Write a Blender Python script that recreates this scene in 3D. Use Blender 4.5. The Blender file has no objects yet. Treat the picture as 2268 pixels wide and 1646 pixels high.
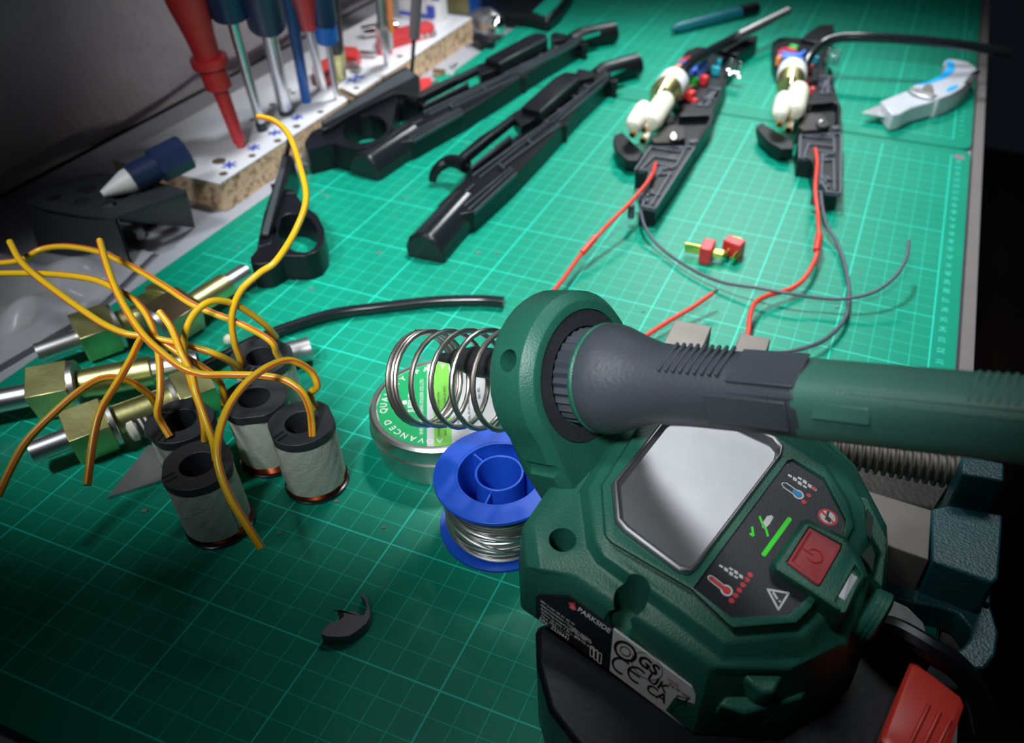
import bpy, bmesh, math, random
from mathutils import Vector, Matrix
random.seed(7)
C = bpy.context.scene.collection
sc = bpy.context.scene
pi = math.pi
S = 0.01                                   # everything below is written in centimetres

# ------------------------------------------------------------------ camera
RW = Matrix(((0.9346, 0.3554, 0.016), (0.2412, -0.6, -0.7628), (-0.2615, 0.7168, -0.6464)))
r2 = RW[2].normalized(); r0 = (RW[0] - r2 * RW[0].dot(r2)).normalized(); r1 = r2.cross(r0)
CAM = Vector((-5.071, -7.747, 27.902)); FP = 1864.8; CX, CY = 1134 + 166.4, 823 + 3.5
cd = bpy.data.cameras.new('camera'); cam = bpy.data.objects.new('camera', cd); C.objects.link(cam)
m = Matrix((r0, -r1, -r2)).transposed().to_4x4(); m.translation = CAM * S
cam.matrix_world = m
cd.sensor_width = 36; cd.lens = FP / 2268 * 36; cd.shift_x = -166.4 / 2268; cd.shift_y = 3.5 / 2268
cd.clip_start = 0.01; cd.clip_end = 20
cd.dof.use_dof = True; cd.dof.focus_distance = 0.305; cd.dof.aperture_fstop = 11
sc.camera = cam
sc.view_settings.view_transform = 'Standard'; sc.view_settings.look = 'None'
sc.view_settings.gamma = 1; sc.view_settings.exposure = 0.0; sc.view_settings.use_curve_mapping = False

# ------------------------------------------------------------------ world, lamps and added fill lights
w = bpy.data.worlds.new('world'); sc.world = w; w.use_nodes = True
bg = w.node_tree.nodes['Background']; bg.inputs[0].default_value = (0.55, 0.7, 1, 1); bg.inputs[1].default_value = 0.006

def area(name, loc, aim, sx, sy, power, col, spread):
    l = bpy.data.lights.new(name, 'AREA'); l.shape = 'RECTANGLE'; l.size = sx * S; l.size_y = sy * S
    l.energy = power; l.color = col; l.spread = math.radians(spread)
    o = bpy.data.objects.new(name, l); C.objects.link(o); o.location = Vector(loc) * S
    d = Vector(aim) - Vector(loc); o.rotation_euler = d.to_track_quat('-Z', 'Y').to_euler()
    return o
def spot(name, loc, aim, power, col, ang, blend, r):
    l = bpy.data.lights.new(name, 'SPOT'); l.energy = power; l.color = col; l.spot_size = math.radians(ang)
    l.spot_blend = blend; l.shadow_soft_size = r * S
    o = bpy.data.objects.new(name, l); C.objects.link(o); o.location = Vector(loc) * S
    o.rotation_euler = (Vector(aim) - Vector(loc)).to_track_quat('-Z', 'Y').to_euler()
area('bench_lamp_light', (-26, 112, 62), (-14, 62, 0), 30, 8, 0.36, (0.93, 0.98, 1), 42)
area('tray_sheen_light', (-1, 50, 62), (-4, 14, 8), 36, 22, 0.05, (0.93, 0.98, 1), 22)  # added panel that gives the steel tray its bright reflection
spot('left_fill_light', (-40, -8, 48), (-36, 20, 2), 8, (0.95, 0.98, 1), 33, 0.6, 4)  # added fill for the coils and plungers at the left
spot('wall_wash_light', (-16, 60, 52), (-57, 61, 2), 8, (1, 0.98, 0.97), 52, 1, 4)  # added wash to lift the wall and the tool board
spot('overhead_lamp_light', (-24, 46, 56), (-19, 46, 0), 17, (0.93, 0.98, 1), 70, 0.5, 3.5)
spot('front_fill_light', (-12, -25, 56), (-21, 46, 0), 19, (0.95, 0.98, 1), 42, 0.5, 4)  # added soft fill from the camera side for the coil fronts
spot('station_fill_light', (-20, 2, 48), (-7.5, 7.5, 6), 2.4, (0.95, 0.98, 1), 30, 0.7, 4)  # added spot that brightens only the soldering station
spot('warm_bulb_light', (-60, 40, 60), (-9, 12, 7), 0.5, (1, 0.5, 0.2), 22, 1, 2)

# ------------------------------------------------------------------ pixel -> point helpers
def ray(x, y): return r0 * ((x - CX) / FP) + r1 * ((y - CY) / FP) + r2
def at(x, y, z=0):
    d = ray(x, y); return CAM + d * ((z - CAM.z) / d.z)
def ptd(x, y, dep): return CAM + ray(x, y) * dep
def onpl(x, y, p, n):
    d = ray(x, y); return CAM + d * ((p - CAM).dot(n) / d.dot(n))
def zc(x0, y0, s): return lambda L: [(x0 + p[0] / s, y0 + p[1] / s) + tuple(p[2:]) for p in L]

# ------------------------------------------------------------------ materials
def mat(name, col, rough=0.5, metal=0.0, var=0.06, scale=60, bump=0.0, bscale=None, spec=0.5, trans=0, coat=0):
    m = bpy.data.materials.new(name); m.use_nodes = True; nt = m.node_tree; b = nt.nodes['Principled BSDF']
    tc = nt.nodes.new('ShaderNodeTexCoord')
    n = nt.nodes.new('ShaderNodeTexNoise'); n.inputs['Scale'].default_value = scale; n.inputs['Detail'].default_value = 5
    nt.links.new(tc.outputs['Object'], n.inputs['Vector'])
    mx = nt.nodes.new('ShaderNodeMix'); mx.data_type = 'RGBA'
    nt.links.new(n.outputs['Fac'], mx.inputs['Factor'])
    mx.inputs['A'].default_value = tuple(max(0, c * (1 - var * 2)) for c in col) + (1,)
    mx.inputs['B'].default_value = tuple(min(1, c * (1 + var * 2)) for c in col) + (1,)
    nt.links.new(mx.outputs['Result'], b.inputs['Base Color'])
    b.inputs['Roughness'].default_value = rough; b.inputs['Metallic'].default_value = metal
    b.inputs['Specular IOR Level'].default_value = spec
    if trans: b.inputs['Transmission Weight'].default_value = trans
    if coat: b.inputs['Coat Weight'].default_value = coat
    if bump:
        n2 = nt.nodes.new('ShaderNodeTexNoise'); n2.inputs['Scale'].default_value = bscale or scale * 8
        nt.links.new(tc.outputs['Object'], n2.inputs['Vector'])
        bp = nt.nodes.new('ShaderNodeBump'); bp.inputs['Strength'].default_value = bump; bp.inputs['Distance'].default_value = 0.0005
        nt.links.new(n2.outputs['Fac'], bp.inputs['Height']); nt.links.new(bp.outputs['Normal'], b.inputs['Normal'])
    return m
def emis(name, col, st):
    m = mat(name, col, 0.4); b = m.node_tree.nodes['Principled BSDF']
    b.inputs['Emission Color'].default_value = tuple(col) + (1,); b.inputs['Emission Strength'].default_value = st
    return m
M = {}
M['black'] = mat('black_plastic', (0.005, 0.006, 0.009), 0.36, bump=0.15, scale=40, spec=0.35)
M['blackgloss'] = mat('glossy_black_plastic', (0.01, 0.013, 0.016), 0.2)
M['rubber'] = mat('black_rubber', (0.025, 0.028, 0.034), 0.5, bump=0.3, scale=90)
M['grip'] = mat('dark_grey_grip', (0.045, 0.055, 0.068), 0.45, bump=0.25, scale=90)
M['edge'] = mat('ridge_highlight_plastic', (0.05, 0.06, 0.07), 0.3)  # highlights along black plastic ridges, painted as a lighter tone
M['rib'] = mat('grey_plastic_rib', (0.075, 0.085, 0.11), 0.45)
M['green'] = mat('green_plastic', (0.016, 0.12, 0.08), 0.42, bump=0.35, scale=70, bscale=1500)
M['greenh'] = mat('green_handle_plastic', (0.045, 0.16, 0.12), 0.45, spec=0.9, bump=0.25, scale=70, bscale=1500)
M['greendk'] = mat('shaded_green_recess', (0.004, 0.03, 0.022), 0.6)
M['panel'] = mat('charcoal_panel_film', (0.02, 0.022, 0.027), 0.42, bump=0.2, scale=30, bscale=2500)
M['steel'] = mat('steel', (0.68, 0.68, 0.7), 0.36, 1, var=0.1, scale=30)
M['tray'] = mat('stamped_steel', (0.5, 0.5, 0.53), 0.45, 1, var=0.08, scale=45, bump=0.06, bscale=300)
M['chrome'] = mat('chrome', (0.75, 0.75, 0.76), 0.12, 1, var=0.05)
M['nickel'] = mat('nickel_wire', (0.78, 0.72, 0.66), 0.36, 1, var=0.15, scale=120)
M['brass'] = mat('yellow_zinc_brass', (0.78, 0.66, 0.27), 0.4, 1, var=0.35, scale=55, bump=0.1)
M['gold'] = mat('gold_contact', (0.85, 0.6, 0.15), 0.2, 1)
M['pinkbrass'] = mat('rosy_brass', (0.6, 0.42, 0.26), 0.3, 1, var=0.3, scale=80)
M['solder'] = mat('solder_wire', (0.66, 0.67, 0.66), 0.34, 1, var=0.08)
M['tin'] = mat('brushed_tin', (0.6, 0.62, 0.6), 0.32, 1, var=0.05)
M['blue'] = mat('blue_spool_plastic', (0.012, 0.09, 0.62), 0.35, var=0.04)
M['copper'] = mat('enamelled_copper', (0.28, 0.06, 0.02), 0.25, 1, var=0.2, scale=150)
M['tape'] = mat('masking_tape', (0.52, 0.57, 0.49), 0.75, bump=0.4, scale=100, bscale=500, var=0.08)
M['tape2'] = mat('masking_tape_lap', (0.4, 0.46, 0.4), 0.8, bump=0.6, scale=150, bscale=700, var=0.1)
M['yellow'] = mat('yellow_wire', (0.72, 0.44, 0.015), 0.3, var=0.05)
M['redstripe'] = mat('red_wire_stripe', (0.62, 0.12, 0.03), 0.35)
M['red'] = mat('red_plastic', (0.62, 0.035, 0.04), 0.35, var=0.05)
M['redwire'] = mat('red_wire', (0.7, 0.05, 0.03), 0.35)
M['button'] = mat('dusty_red_button', (0.42, 0.05, 0.06), 0.5, var=0.08, bump=0.15)
M['redrel'] = mat('red_release_plastic', (0.5, 0.03, 0.02), 0.4)
M['white'] = mat('white_plastic', (0.72, 0.72, 0.72), 0.45)
M['nylon'] = mat('cream_nylon', (0.78, 0.75, 0.62), 0.4, var=0.04)
M['print'] = mat('white_print', (0.75, 0.75, 0.75), 0.5)
M['printred'] = mat('red_print', (0.75, 0.06, 0.07), 0.5)
M['printblue'] = mat('blue_print', (0.02, 0.3, 0.75), 0.5)
M['led'] = emis('green_light_bar', (0.01, 0.55, 0.0), 0.35)
M['label'] = mat('grey_white_label', (0.55, 0.55, 0.55), 0.45)
M['labelblk'] = mat('black_label', (0.01, 0.012, 0.015), 0.35)
M['lgreen'] = mat('green_label', (0.015, 0.36, 0.12), 0.3)
M['lgreen2'] = mat('light_green_label', (0.2, 0.6, 0.08), 0.3)
M['whitepaint'] = mat('white_laminate', (0.74, 0.75, 0.8), 0.4, bump=0.05, var=0.03)
M['bench'] = mat('grey_bench_laminate', (0.36, 0.37, 0.42), 0.4, var=0.06, scale=12, bump=0.05)
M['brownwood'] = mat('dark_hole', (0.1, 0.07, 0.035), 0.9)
M['tealpaint'] = mat('teal_hammered_paint', (0.012, 0.085, 0.1), 0.38, bump=0.6, scale=40, bscale=900, var=0.25)
M['castiron'] = mat('machined_iron', (0.2, 0.18, 0.16), 0.6, 0.4, var=0.2, scale=50, bump=0.25)
M['darkiron'] = mat('dark_iron', (0.03, 0.028, 0.024), 0.5, 0.5, var=0.4, bump=0.5)
M['floor'] = mat('dark_floor', (0.03, 0.018, 0.012), 0.8, var=0.3, scale=4)
M['knife'] = mat('cast_zinc_grey', (0.55, 0.57, 0.63), 0.35, 0.15, var=0.05)
M['cyan'] = mat('bright_blue_rubber', (0.01, 0.42, 0.9), 0.4)
M['penteal'] = mat('petrol_blue_plastic', (0.01, 0.14, 0.18), 0.3)
M['navy'] = mat('navy_plastic', (0.012, 0.025, 0.075), 0.35)
M['bluepl'] = mat('blue_plastic', (0.02, 0.12, 0.45), 0.35)
M['clear'] = mat('clear_handle', (0.5, 0.5, 0.52), 0.2, trans=0.6)
M['paper'] = mat('white_paper', (0.6, 0.6, 0.62), 0.7)
M['bluecomp'] = mat('blue_component', (0.08, 0.2, 0.75), 0.35)
M['greencomp'] = mat('green_component', (0.02, 0.5, 0.05), 0.4)
M['tealcomp'] = mat('teal_component', (0.02, 0.35, 0.45), 0.3)
M['orangecomp'] = mat('orange_component', (0.8, 0.25, 0.06), 0.4)
M['bluemark'] = mat('blue_ink', (0.05, 0.09, 0.5), 0.6)
M['greycap'] = mat('grey_plastic', (0.2, 0.18, 0.2), 0.5)

def plaster():
    m = mat('grey_plaster', (0.4, 0.37, 0.4), 0.85, var=0.12, scale=6); nt = m.node_tree; b = nt.nodes['Principled BSDF']
    tc = nt.nodes.new('ShaderNodeTexCoord'); n = nt.nodes.new('ShaderNodeTexNoise'); n.inputs['Scale'].default_value = 35
    n.inputs['Detail'].default_value = 8
    nt.links.new(tc.outputs['Object'], n.inputs['Vector'])
    bp = nt.nodes.new('ShaderNodeBump'); bp.inputs['Strength'].default_value = 0.7; bp.inputs['Distance'].default_value = 0.006
    nt.links.new(n.outputs['Fac'], bp.inputs['Height']); nt.links.new(bp.outputs['Normal'], b.inputs['Normal'])
    return m
M['plaster'] = plaster()
def chip():
    m = bpy.data.materials.new('chipboard'); m.use_nodes = True; nt = m.node_tree; b = nt.nodes['Principled BSDF']
    tc = nt.nodes.new('ShaderNodeTexCoord'); v = nt.nodes.new('ShaderNodeTexVoronoi'); v.inputs['Scale'].default_value = 420
    nt.links.new(tc.outputs['Object'], v.inputs['Vector'])
    n = nt.nodes.new('ShaderNodeTexNoise'); n.inputs['Scale'].default_value = 150; n.inputs['Detail'].default_value = 6
    nt.links.new(tc.outputs['Object'], n.inputs['Vector'])
    cr = nt.nodes.new('ShaderNodeValToRGB')
    cr.color_ramp.elements[0].color = (0.22, 0.13, 0.07, 1); cr.color_ramp.elements[1].color = (0.66, 0.47, 0.3, 1)
    cr.color_ramp.elements[0].position = 0.3; cr.color_ramp.elements[1].position = 0.62
    a = nt.nodes.new('ShaderNodeMath'); a.operation = 'MULTIPLY_ADD'; a.inputs[1].default_value = 0.35
    nt.links.new(v.outputs['Color'], a.inputs[0]); nt.links.new(n.outputs['Fac'], a.inputs[2])
    s = nt.nodes.new('ShaderNodeMath'); s.operation = 'SUBTRACT'; s.inputs[1].default_value = 0.12
    nt.links.new(a.outputs[0], s.inputs[0]); nt.links.new(s.outputs[0], cr.inputs[0])
    nt.links.new(cr.outputs[0], b.inputs['Base Color']); b.inputs['Roughness'].default_value = 0.85
    return m
M['chip'] = chip()
def matgrid(name, x0, x1, y0, y1, ox=0, oy=0):
    "green self-healing mat: 1 cm grid, bolder line every 5 cm, inside a bordered field; object coordinates in metres"
    m = bpy.data.materials.new(name); m.use_nodes = True; nt = m.node_tree; b = nt.nodes['Principled BSDF']; L = nt.links.new
    tc = nt.nodes.new('ShaderNodeTexCoord'); sp = nt.nodes.new('ShaderNodeSeparateXYZ'); L(tc.outputs['Object'], sp.inputs[0])
    def mt(op, a, b_=None, c=None):
        n = nt.nodes.new('ShaderNodeMath'); n.operation = op
        for i, v in enumerate((a, b_, c)):
            if v is None: continue
            if isinstance(v, (int, float)): n.inputs[i].default_value = v
            else: L(v, n.inputs[i])
        return n.outputs[0]
    def axis(sock, off):
        u = mt('MULTIPLY_ADD', sock, 100.0, -off)
        def line(period, hw):
            f = mt('FRACT', mt('MULTIPLY_ADD', u, 1 / period, 0.5)); d = mt('MULTIPLY', mt('ABSOLUTE', mt('SUBTRACT', f, 0.5)), period)
            return mt('LESS_THAN', d, hw)
        return u, mt('MAXIMUM', mt('MULTIPLY', line(1, 0.019), 0.6), line(5, 0.035))
    ux, lx = axis(sp.outputs[0], ox); uy, ly = axis(sp.outputs[1], oy)
    g = mt('MAXIMUM', lx, ly)
    for u, a, c in ((ux, x0 - ox, x1 - ox), (uy, y0 - oy, y1 - oy)):
        g = mt('MULTIPLY', g, mt('MULTIPLY', mt('GREATER_THAN', u, a - 0.05), mt('LESS_THAN', u, c + 0.05)))
    n = nt.nodes.new('ShaderNodeTexNoise'); n.inputs['Scale'].default_value = 9; n.inputs['Detail'].default_value = 6
    L(tc.outputs['Object'], n.inputs['Vector'])
    c1 = nt.nodes.new('ShaderNodeMix'); c1.data_type = 'RGBA'; L(n.outputs['Fac'], c1.inputs['Factor'])
    c1.inputs['A'].default_value = (0.0, 0.21, 0.13, 1); c1.inputs['B'].default_value = (0.002, 0.28, 0.175, 1); b.inputs['Specular IOR Level'].default_value = 0.38
    # worn specks
    v = nt.nodes.new('ShaderNodeTexNoise'); v.inputs['Scale'].default_value = 130; v.inputs['Detail'].default_value = 2
    L(tc.outputs['Object'], v.inputs['Vector'])
    spk = mt('MULTIPLY', mt('GREATER_THAN', v.outputs['Fac'], 0.745), 0.5)
    c3 = nt.nodes.new('ShaderNodeMix'); c3.data_type = 'RGBA'; L(spk, c3.inputs['Factor']); L(c1.outputs['Result'], c3.inputs['A'])
    c3.inputs['B'].default_value = (0.12, 0.2, 0.17, 1)
    c2 = nt.nodes.new('ShaderNodeMix'); c2.data_type = 'RGBA'; L(g, c2.inputs['Factor']); L(c3.outputs['Result'], c2.inputs['A'])
    c2.inputs['B'].default_value = (0.02, 0.62, 0.47, 1)
    L(c2.outputs['Result'], b.inputs['Base Color'])
    rr = nt.nodes.new('ShaderNodeMapRange'); L(n.outputs['Fac'], rr.inputs[0]); rr.inputs[3].default_value = 0.34; rr.inputs[4].default_value = 0.46
    L(rr.outputs[0], b.inputs['Roughness'])
    fn = nt.nodes.new('ShaderNodeTexNoise'); fn.inputs['Scale'].default_value = 900; L(tc.outputs['Object'], fn.inputs['Vector'])
    bp = nt.nodes.new('ShaderNodeBump'); bp.inputs['Strength'].default_value = 0.12; bp.inputs['Distance'].default_value = 0.0004
    L(fn.outputs['Fac'], bp.inputs['Height']); L(bp.outputs['Normal'], b.inputs['Normal'])
    return m

# ------------------------------------------------------------------ mesh builder
def perp(d):
    d = d.normalized(); a = Vector((0, 0, 1)) if abs(d.z) < 0.9 else Vector((1, 0, 0))
    u = d.cross(a).normalized(); return u, u.cross(d).normalized()
def smooth(P, n=8, closed=False):
    P = [Vector(p) for p in P]; out = []; N = len(P)
    rng = range(N) if closed else range(N - 1)
    for i in rng:
        if closed: a, b, c, d = P[i - 1], P[i], P[(i + 1) % N], P[(i + 2) % N]
        else:
            b, c = P[i], P[i + 1]; a = P[i - 1] if i else b * 2 - c; d = P[i + 2] if i + 2 < N else c * 2 - b
        for k in range(n):
            t = k / n
            out.append(0.5 * ((2 * b) + (c - a) * t + (2 * a - 5 * b + 4 * c - d) * t * t + (3 * b - a - 3 * c + d) * t ** 3))
    if not closed: out.append(P[-1])
    return out
class MB:
    def __init__(s, *mats): s.v = []; s.f = []; s.mi = []; s.mats = list(mats)
    def add(s, verts, faces, mi=0):
        o = len(s.v); s.v += [Vector(v) for v in verts]; s.f += [[i + o for i in f] for f in faces]; s.mi += [mi] * len(faces); return s
    def loft(s, loops, mi=0, caps=True, closed=True):
        n = len(loops[0]); V = [p for l in loops for p in l]; F = []
        for k in range(len(loops) - 1):
            for i in range(n if closed else n - 1):
                j = (i + 1) % n; F.append([k * n + i, k * n + j, (k + 1) * n + j, (k + 1) * n + i])
        if caps: F.append(list(range(n))[::-1]); F.append([(len(loops) - 1) * n + i for i in range(n)])
        return s.add(V, F, mi)
    def prism(s, top, zb, mi=0):
        top = [Vector(p) for p in top]
        return s.loft([[Vector((p.x, p.y, zb)) for p in top], top], mi)
    def slab(s, top, n, t, mi=0):
        top = [Vector(p) for p in top]; return s.loft([[p - n * t for p in top], top], mi)
    def box(s, c, sz, ax=None, mi=0):
        c = Vector(c); X, Y, Z = ax or (Vector((1, 0, 0)), Vector((0, 1, 0)), Vector((0, 0, 1)))
        q = [(-1, -1), (1, -1), (1, 1), (-1, 1)]
        L = [[c + X * (a * sz[0] / 2) + Y * (b * sz[1] / 2) + Z * (k * sz[2] / 2) for a, b in q] for k in (-1, 1)]
        return s.loft(L, mi)
    def lathe(s, prof, o, d, seg=32, mi=0, caps=True, uv=None, sq=1.0):
        o = Vector(o); d = Vector(d).normalized(); u, v = uv or perp(d)
        L = [[o + d * h + (u * math.cos(2 * pi * i / seg) + v * math.sin(2 * pi * i / seg) * sq) * r for i in range(seg)] for h, r in prof]
        return s.loft(L, mi, caps)
    def cyl(s, a, b, ra, rb=None, seg=24, mi=0, caps=True):
        a = Vector(a); b = Vector(b); rb = ra if rb is None else rb
        return s.lathe([(0, ra), ((b - a).length, rb)], a, b - a, seg, mi, caps)
    def ring(s, o, d, ri, ro, h, seg=40, mi=0):
        "hollow cylinder"
        o = Vector(o); d = Vector(d).normalized(); u, v = perp(d); V = []; F = []
        for hh, r in ((0, ri), (0, ro), (h, ro), (h, ri)):
            V += [o + d * hh + (u * math.cos(2 * pi * i / seg) + v * math.sin(2 * pi * i / seg)) * r for i in range(seg)]
        for k in range(4):
            k2 = (k + 1) % 4
            for i in range(seg): j = (i + 1) % seg; F.append([k * seg + i, k * seg + j, k2 * seg + j, k2 * seg + i])
        return s.add(V, F, mi)
    def tube(s, P, r, seg=10, mi=0, stripe=None, taper=None):
        P = [Vector(p) for p in P]; u = None; L = []
        for i, p in enumerate(P):
            t = (P[min(i + 1, len(P) - 1)] - P[max(i - 1, 0)]).normalized()
            if u is None: u, _ = perp(t)
            u = (u - t * u.dot(t)).normalized(); v = t.cross(u)
            rr = r if taper is None else r * taper(i / (len(P) - 1))
            L.append([p + (u * math.cos(2 * pi * k / seg) + v * math.sin(2 * pi * k / seg)) * rr for k in range(seg)])
        f0 = len(s.f); s.loft(L, mi)
        if stripe is not None:
            for i in range(len(P) - 1):
                for k in stripe[1]: s.mi[f0 + i * seg + k] = stripe[0]
        return s
    def hring(s, outer, inner, z, zb, mi=0, n=48):
        "flat-topped ring between two closed outlines (lists of points), walls down to zb"
        outer = [Vector(p) for p in outer]; inner = [Vector(p) for p in inner]
        c = sum(inner, Vector()) / len(inner)
        def cast(poly, a):
            d = Vector((math.cos(a), math.sin(a))); best = None
            for i in range(len(poly)):
                p, q = poly[i].xy - c.xy, poly[(i + 1) % len(poly)].xy - c.xy; e = q - p
                den = d.x * e.y - d.y * e.x
                if abs(den) < 1e-9: continue
                t = (p.x * e.y - p.y * e.x) / den; u = (p.x * d.y - p.y * d.x) / den
                if t > 0 and -1e-6 <= u <= 1 + 1e-6: best = t if best is None else max(best, t)
            return c.xy + d * (best or 0.1)
        V = []; F = []
        for poly, zz in ((inner, zb), (outer, zb), (outer, z), (inner, z)):
            for i in range(n): q = cast(poly, 2 * pi * i / n); V.append(Vector((q.x, q.y, zz)))
        for k in range(4):
            k2 = (k + 1) % 4
            for i in range(n): j = (i + 1) % n; F.append([k * n + i, k * n + j, k2 * n + j, k2 * n + i])
        return s.add(V, F, mi)
    def sphere(s, c, r, mi=0, n=12):
        return s.lathe([(-r * math.cos(pi * k / n), max(r * math.sin(pi * k / n), 1e-3)) for k in range(n + 1)], c, (0, 0, 1), 2 * n, mi)
    def text(s, body, size, o, X, Y, mi=0, depth=0.004, align='LEFT', bold=0.0):
        cu = bpy.data.curves.new('t', 'FONT'); cu.body = body; cu.size = 1; cu.align_x = align; cu.resolution_u = 3
        cu.offset = bold
        ob = bpy.data.objects.new('t', cu); C.objects.link(ob)
        me = bpy.data.meshes.new_from_object(ob.evaluated_get(bpy.context.evaluated_depsgraph_get()))
        N = X.cross(Y).normalized(); o = Vector(o)
        s.add([o + X * (v.co.x * size) + Y * (v.co.y * size) + N * depth for v in me.vertices], [list(p.vertices) for p in me.polygons], mi)
        bpy.data.objects.remove(ob); bpy.data.curves.remove(cu); bpy.data.meshes.remove(me); return s
    def build(s, name, parent=None, bevel=0, smooth_=True, loc=None, ang=35, recalc=True):
        me = bpy.data.meshes.new(name)
        inv = Matrix.Identity(4)
        base = Vector(loc) if loc is not None else Vector()
        if parent is not None:
            pp = parent
            while pp.parent is not None: pp = pp.parent
            base = Vector(pp['_b']) if '_b' in pp else Vector()
        me.from_pydata([(v - base) * S for v in s.v], [], s.f)
        for mm in s.mats: me.materials.append(mm)
        for p, i in zip(me.polygons, s.mi): p.material_index = i; p.use_smooth = smooth_
        if recalc:
            bm = bmesh.new(); bm.from_mesh(me); bmesh.ops.recalc_face_normals(bm, faces=bm.faces); bm.to_mesh(me); bm.free()
        if smooth_: me.set_sharp_from_angle(angle=math.radians(ang))
        o = bpy.data.objects.new(name, me); C.objects.link(o)
        if parent is not None: o.parent = parent
        else: o.location = base * S
        if bevel:
            b = o.modifiers.new('bevel', 'BEVEL'); b.width = bevel * S; b.segments = 2; b.limit_method = 'ANGLE'; b.angle_limit = math.radians(40)
            b.harden_normals = False
        return o
def fin(o):
    "bake modifiers"
    bpy.context.view_layer.update()
    me = bpy.data.meshes.new_from_object(o.evaluated_get(bpy.context.evaluated_depsgraph_get())); o.modifiers.clear(); o.data = me
    return o
def cut(o, mb):
    "cut real holes with the solids in mb"
    c = mb.build('cutter', loc=(0, 0, 0)); bpy.context.view_layer.update()
    if o.parent: c.matrix_world = Matrix.Identity(4)
    b = o.modifiers.new('cut', 'BOOLEAN'); b.operation = 'DIFFERENCE'; b.object = c; b.solver = 'EXACT'
    old = o.data; n0 = len(old.vertices)
    fin(o); bpy.data.objects.remove(c)
    if len(o.data.vertices) < n0 * 0.7: o.data = old
    o.data.name = o.name; o.data.set_sharp_from_angle(angle=math.radians(32))
    return o
def tag(o, label=None, cat=None, group=None, kind=None):
    if label: o['label'] = label
    if cat: o['category'] = cat
    if group: o['group'] = group
    if kind: o['kind'] = kind
    return o
def thing(name, loc, label, cat, group=None):
    o = bpy.data.objects.new(name, None); C.objects.link(o); o.empty_display_size = 0.01
    o.location = Vector(loc) * S; o['_b'] = list(Vector(loc)); return tag(o, label, cat, group)
Z3 = Vector((0, 0, 1))
def V(*a): return Vector(a)

# ================================================================== the setting
MB(M['floor']).box((-30, 40, -76), (400, 400, 2)).build('floor', loc=(0, 0, 0)); bpy.data.objects['floor']['kind'] = 'structure'
wl = MB(M['plaster'])
# uneven rendered wall: a heavy lip where the rough plaster ends above the smoother skirting strip
NX = 40; rows = [(-0.3, 0), (0.5, 0.0), (0.9, 0.25), (1.15, 0.95), (1.6, 1.1), (3.5, 0.8), (7, 0.75), (12, 0.6), (30, 0.5), (90, 0.4)]
gv = []; 
for k, (z, dx) in enumerate(rows):
    for i in range(NX + 1):
        y = -30 + 190 * i / NX
        gv.append((-59.6 + dx + 0.35 * math.sin(y * 0.31 + k) * (0 if z <= 0.5 else 1) - 0.3, y, z + (0.25 * math.sin(y * 0.45) if 0.5 < z < 7 else 0)))
gf = [[k * (NX + 1) + i, k * (NX + 1) + i + 1, (k + 1) * (NX + 1) + i + 1, (k + 1) * (NX + 1) + i] for k in range(len(rows) - 1) for i in range(NX)]
wl.add(gv, gf); n0 = len(wl.v)
wl.add([(-66, -30, -0.3), (-66, 160, -0.3), (-66, 160, 90), (-66, -30, 90)], [[0, 1, 2, 3]])
o = wl.build('wall_left', loc=(0, 0, 0)); o['kind'] = 'structure'
# bench
wb = thing('workbench', (-28, 40, -75), 'grey laminate workbench carrying the green cutting mats, light edge strip at its right', 'workbench')
MB(M['bench']).box((-29.0, 60, -2.3), (61.0, 200, 4)).build('bench_top', wb, bevel=0.15)
M['strip'] = mat('grey_edge_band', (0.15, 0.135, 0.13), 0.6, bump=0.2)
MB(M['strip']).box((1.9, 60, -2.1), (0.7, 200.2, 4.02)).build('edge_strip', wb)
for x in (-56, -2):
    for y in (-35, 155): MB(M['bench']).box((x, y, -39.6), (5, 5, 70.7)).build('leg', wb)

# cutting mats ------------------------------------------------------
near = thing('cutting_mat', (-21, 28, 0), 'near green gridded cutting mat with white number scale, under the coils and solder', 'cutting mat', None)
def matpoly(c, r=0.9, n=5):
    out = []; N = len(c)
    for i in range(N):
        p = Vector(c[i]); a = (Vector(c[i - 1]) - p).normalized(); b = (Vector(c[(i + 1) % N]) - p).normalized()
        for k in range(n + 1):
            t = k / n; p0 = p + a * r; p1 = p + b * r
            out.append((p0 * (1 - t) ** 2 + p * 2 * t * (1 - t) + p1 * t * t))
    return [V(q.x, q.y, 0) for q in out]
mg = matgrid('green_mat_grid', -42, 0, 0, 57, 0 + 0, 0)
o = MB(mg).prism(matpoly([(1.35, -1.5), (1.35, 58.3), (-42.6, 56.6), (-43.4, -1.5)]), -0.3).build('mat_sheet', near, bevel=0.03)
# object coordinates start at the parent's base: shift the grid with it
def fixgrid(m, bx, by):
    for n in m.node_tree.nodes:
        if n.type == 'MATH' and n.operation == 'MULTIPLY_ADD' and abs(n.inputs[1].default_value - 100) < 1e-6: pass
    tc = [n for n in m.node_tree.nodes if n.type == 'TEX_COORD'][0]
    mp = m.node_tree.nodes.new('ShaderNodeVectorMath'); mp.operation = 'ADD'; mp.inputs[1].default_value = (bx * S, by * S, 0)
    outs = [l.to_socket for l in tc.outputs['Object'].links]
    for l in list(tc.outputs['Object'].links): m.node_tree.links.remove(l)
    m.node_tree.links.new(tc.outputs['Object'], mp.inputs[0])
    for t in outs: m.node_tree.links.new(mp.outputs[0], t)
fixgrid(mg, -21, 28)
M['matprint'] = mat('pale_green_print', (0.04, 0.6, 0.46), 0.5)
nb = MB(M['matprint'])
for n in range(5, 58):
    t = str(n); wd = 0.5 if len(t) == 2 else 0.25
    nb.text(t, 0.52, (0.72, n - wd * 0.5, 0.003), V(0, 1, 0), V(-1, 0, 0), depth=0)
nb.build('scale_numbers', near, recalc=False)
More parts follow.
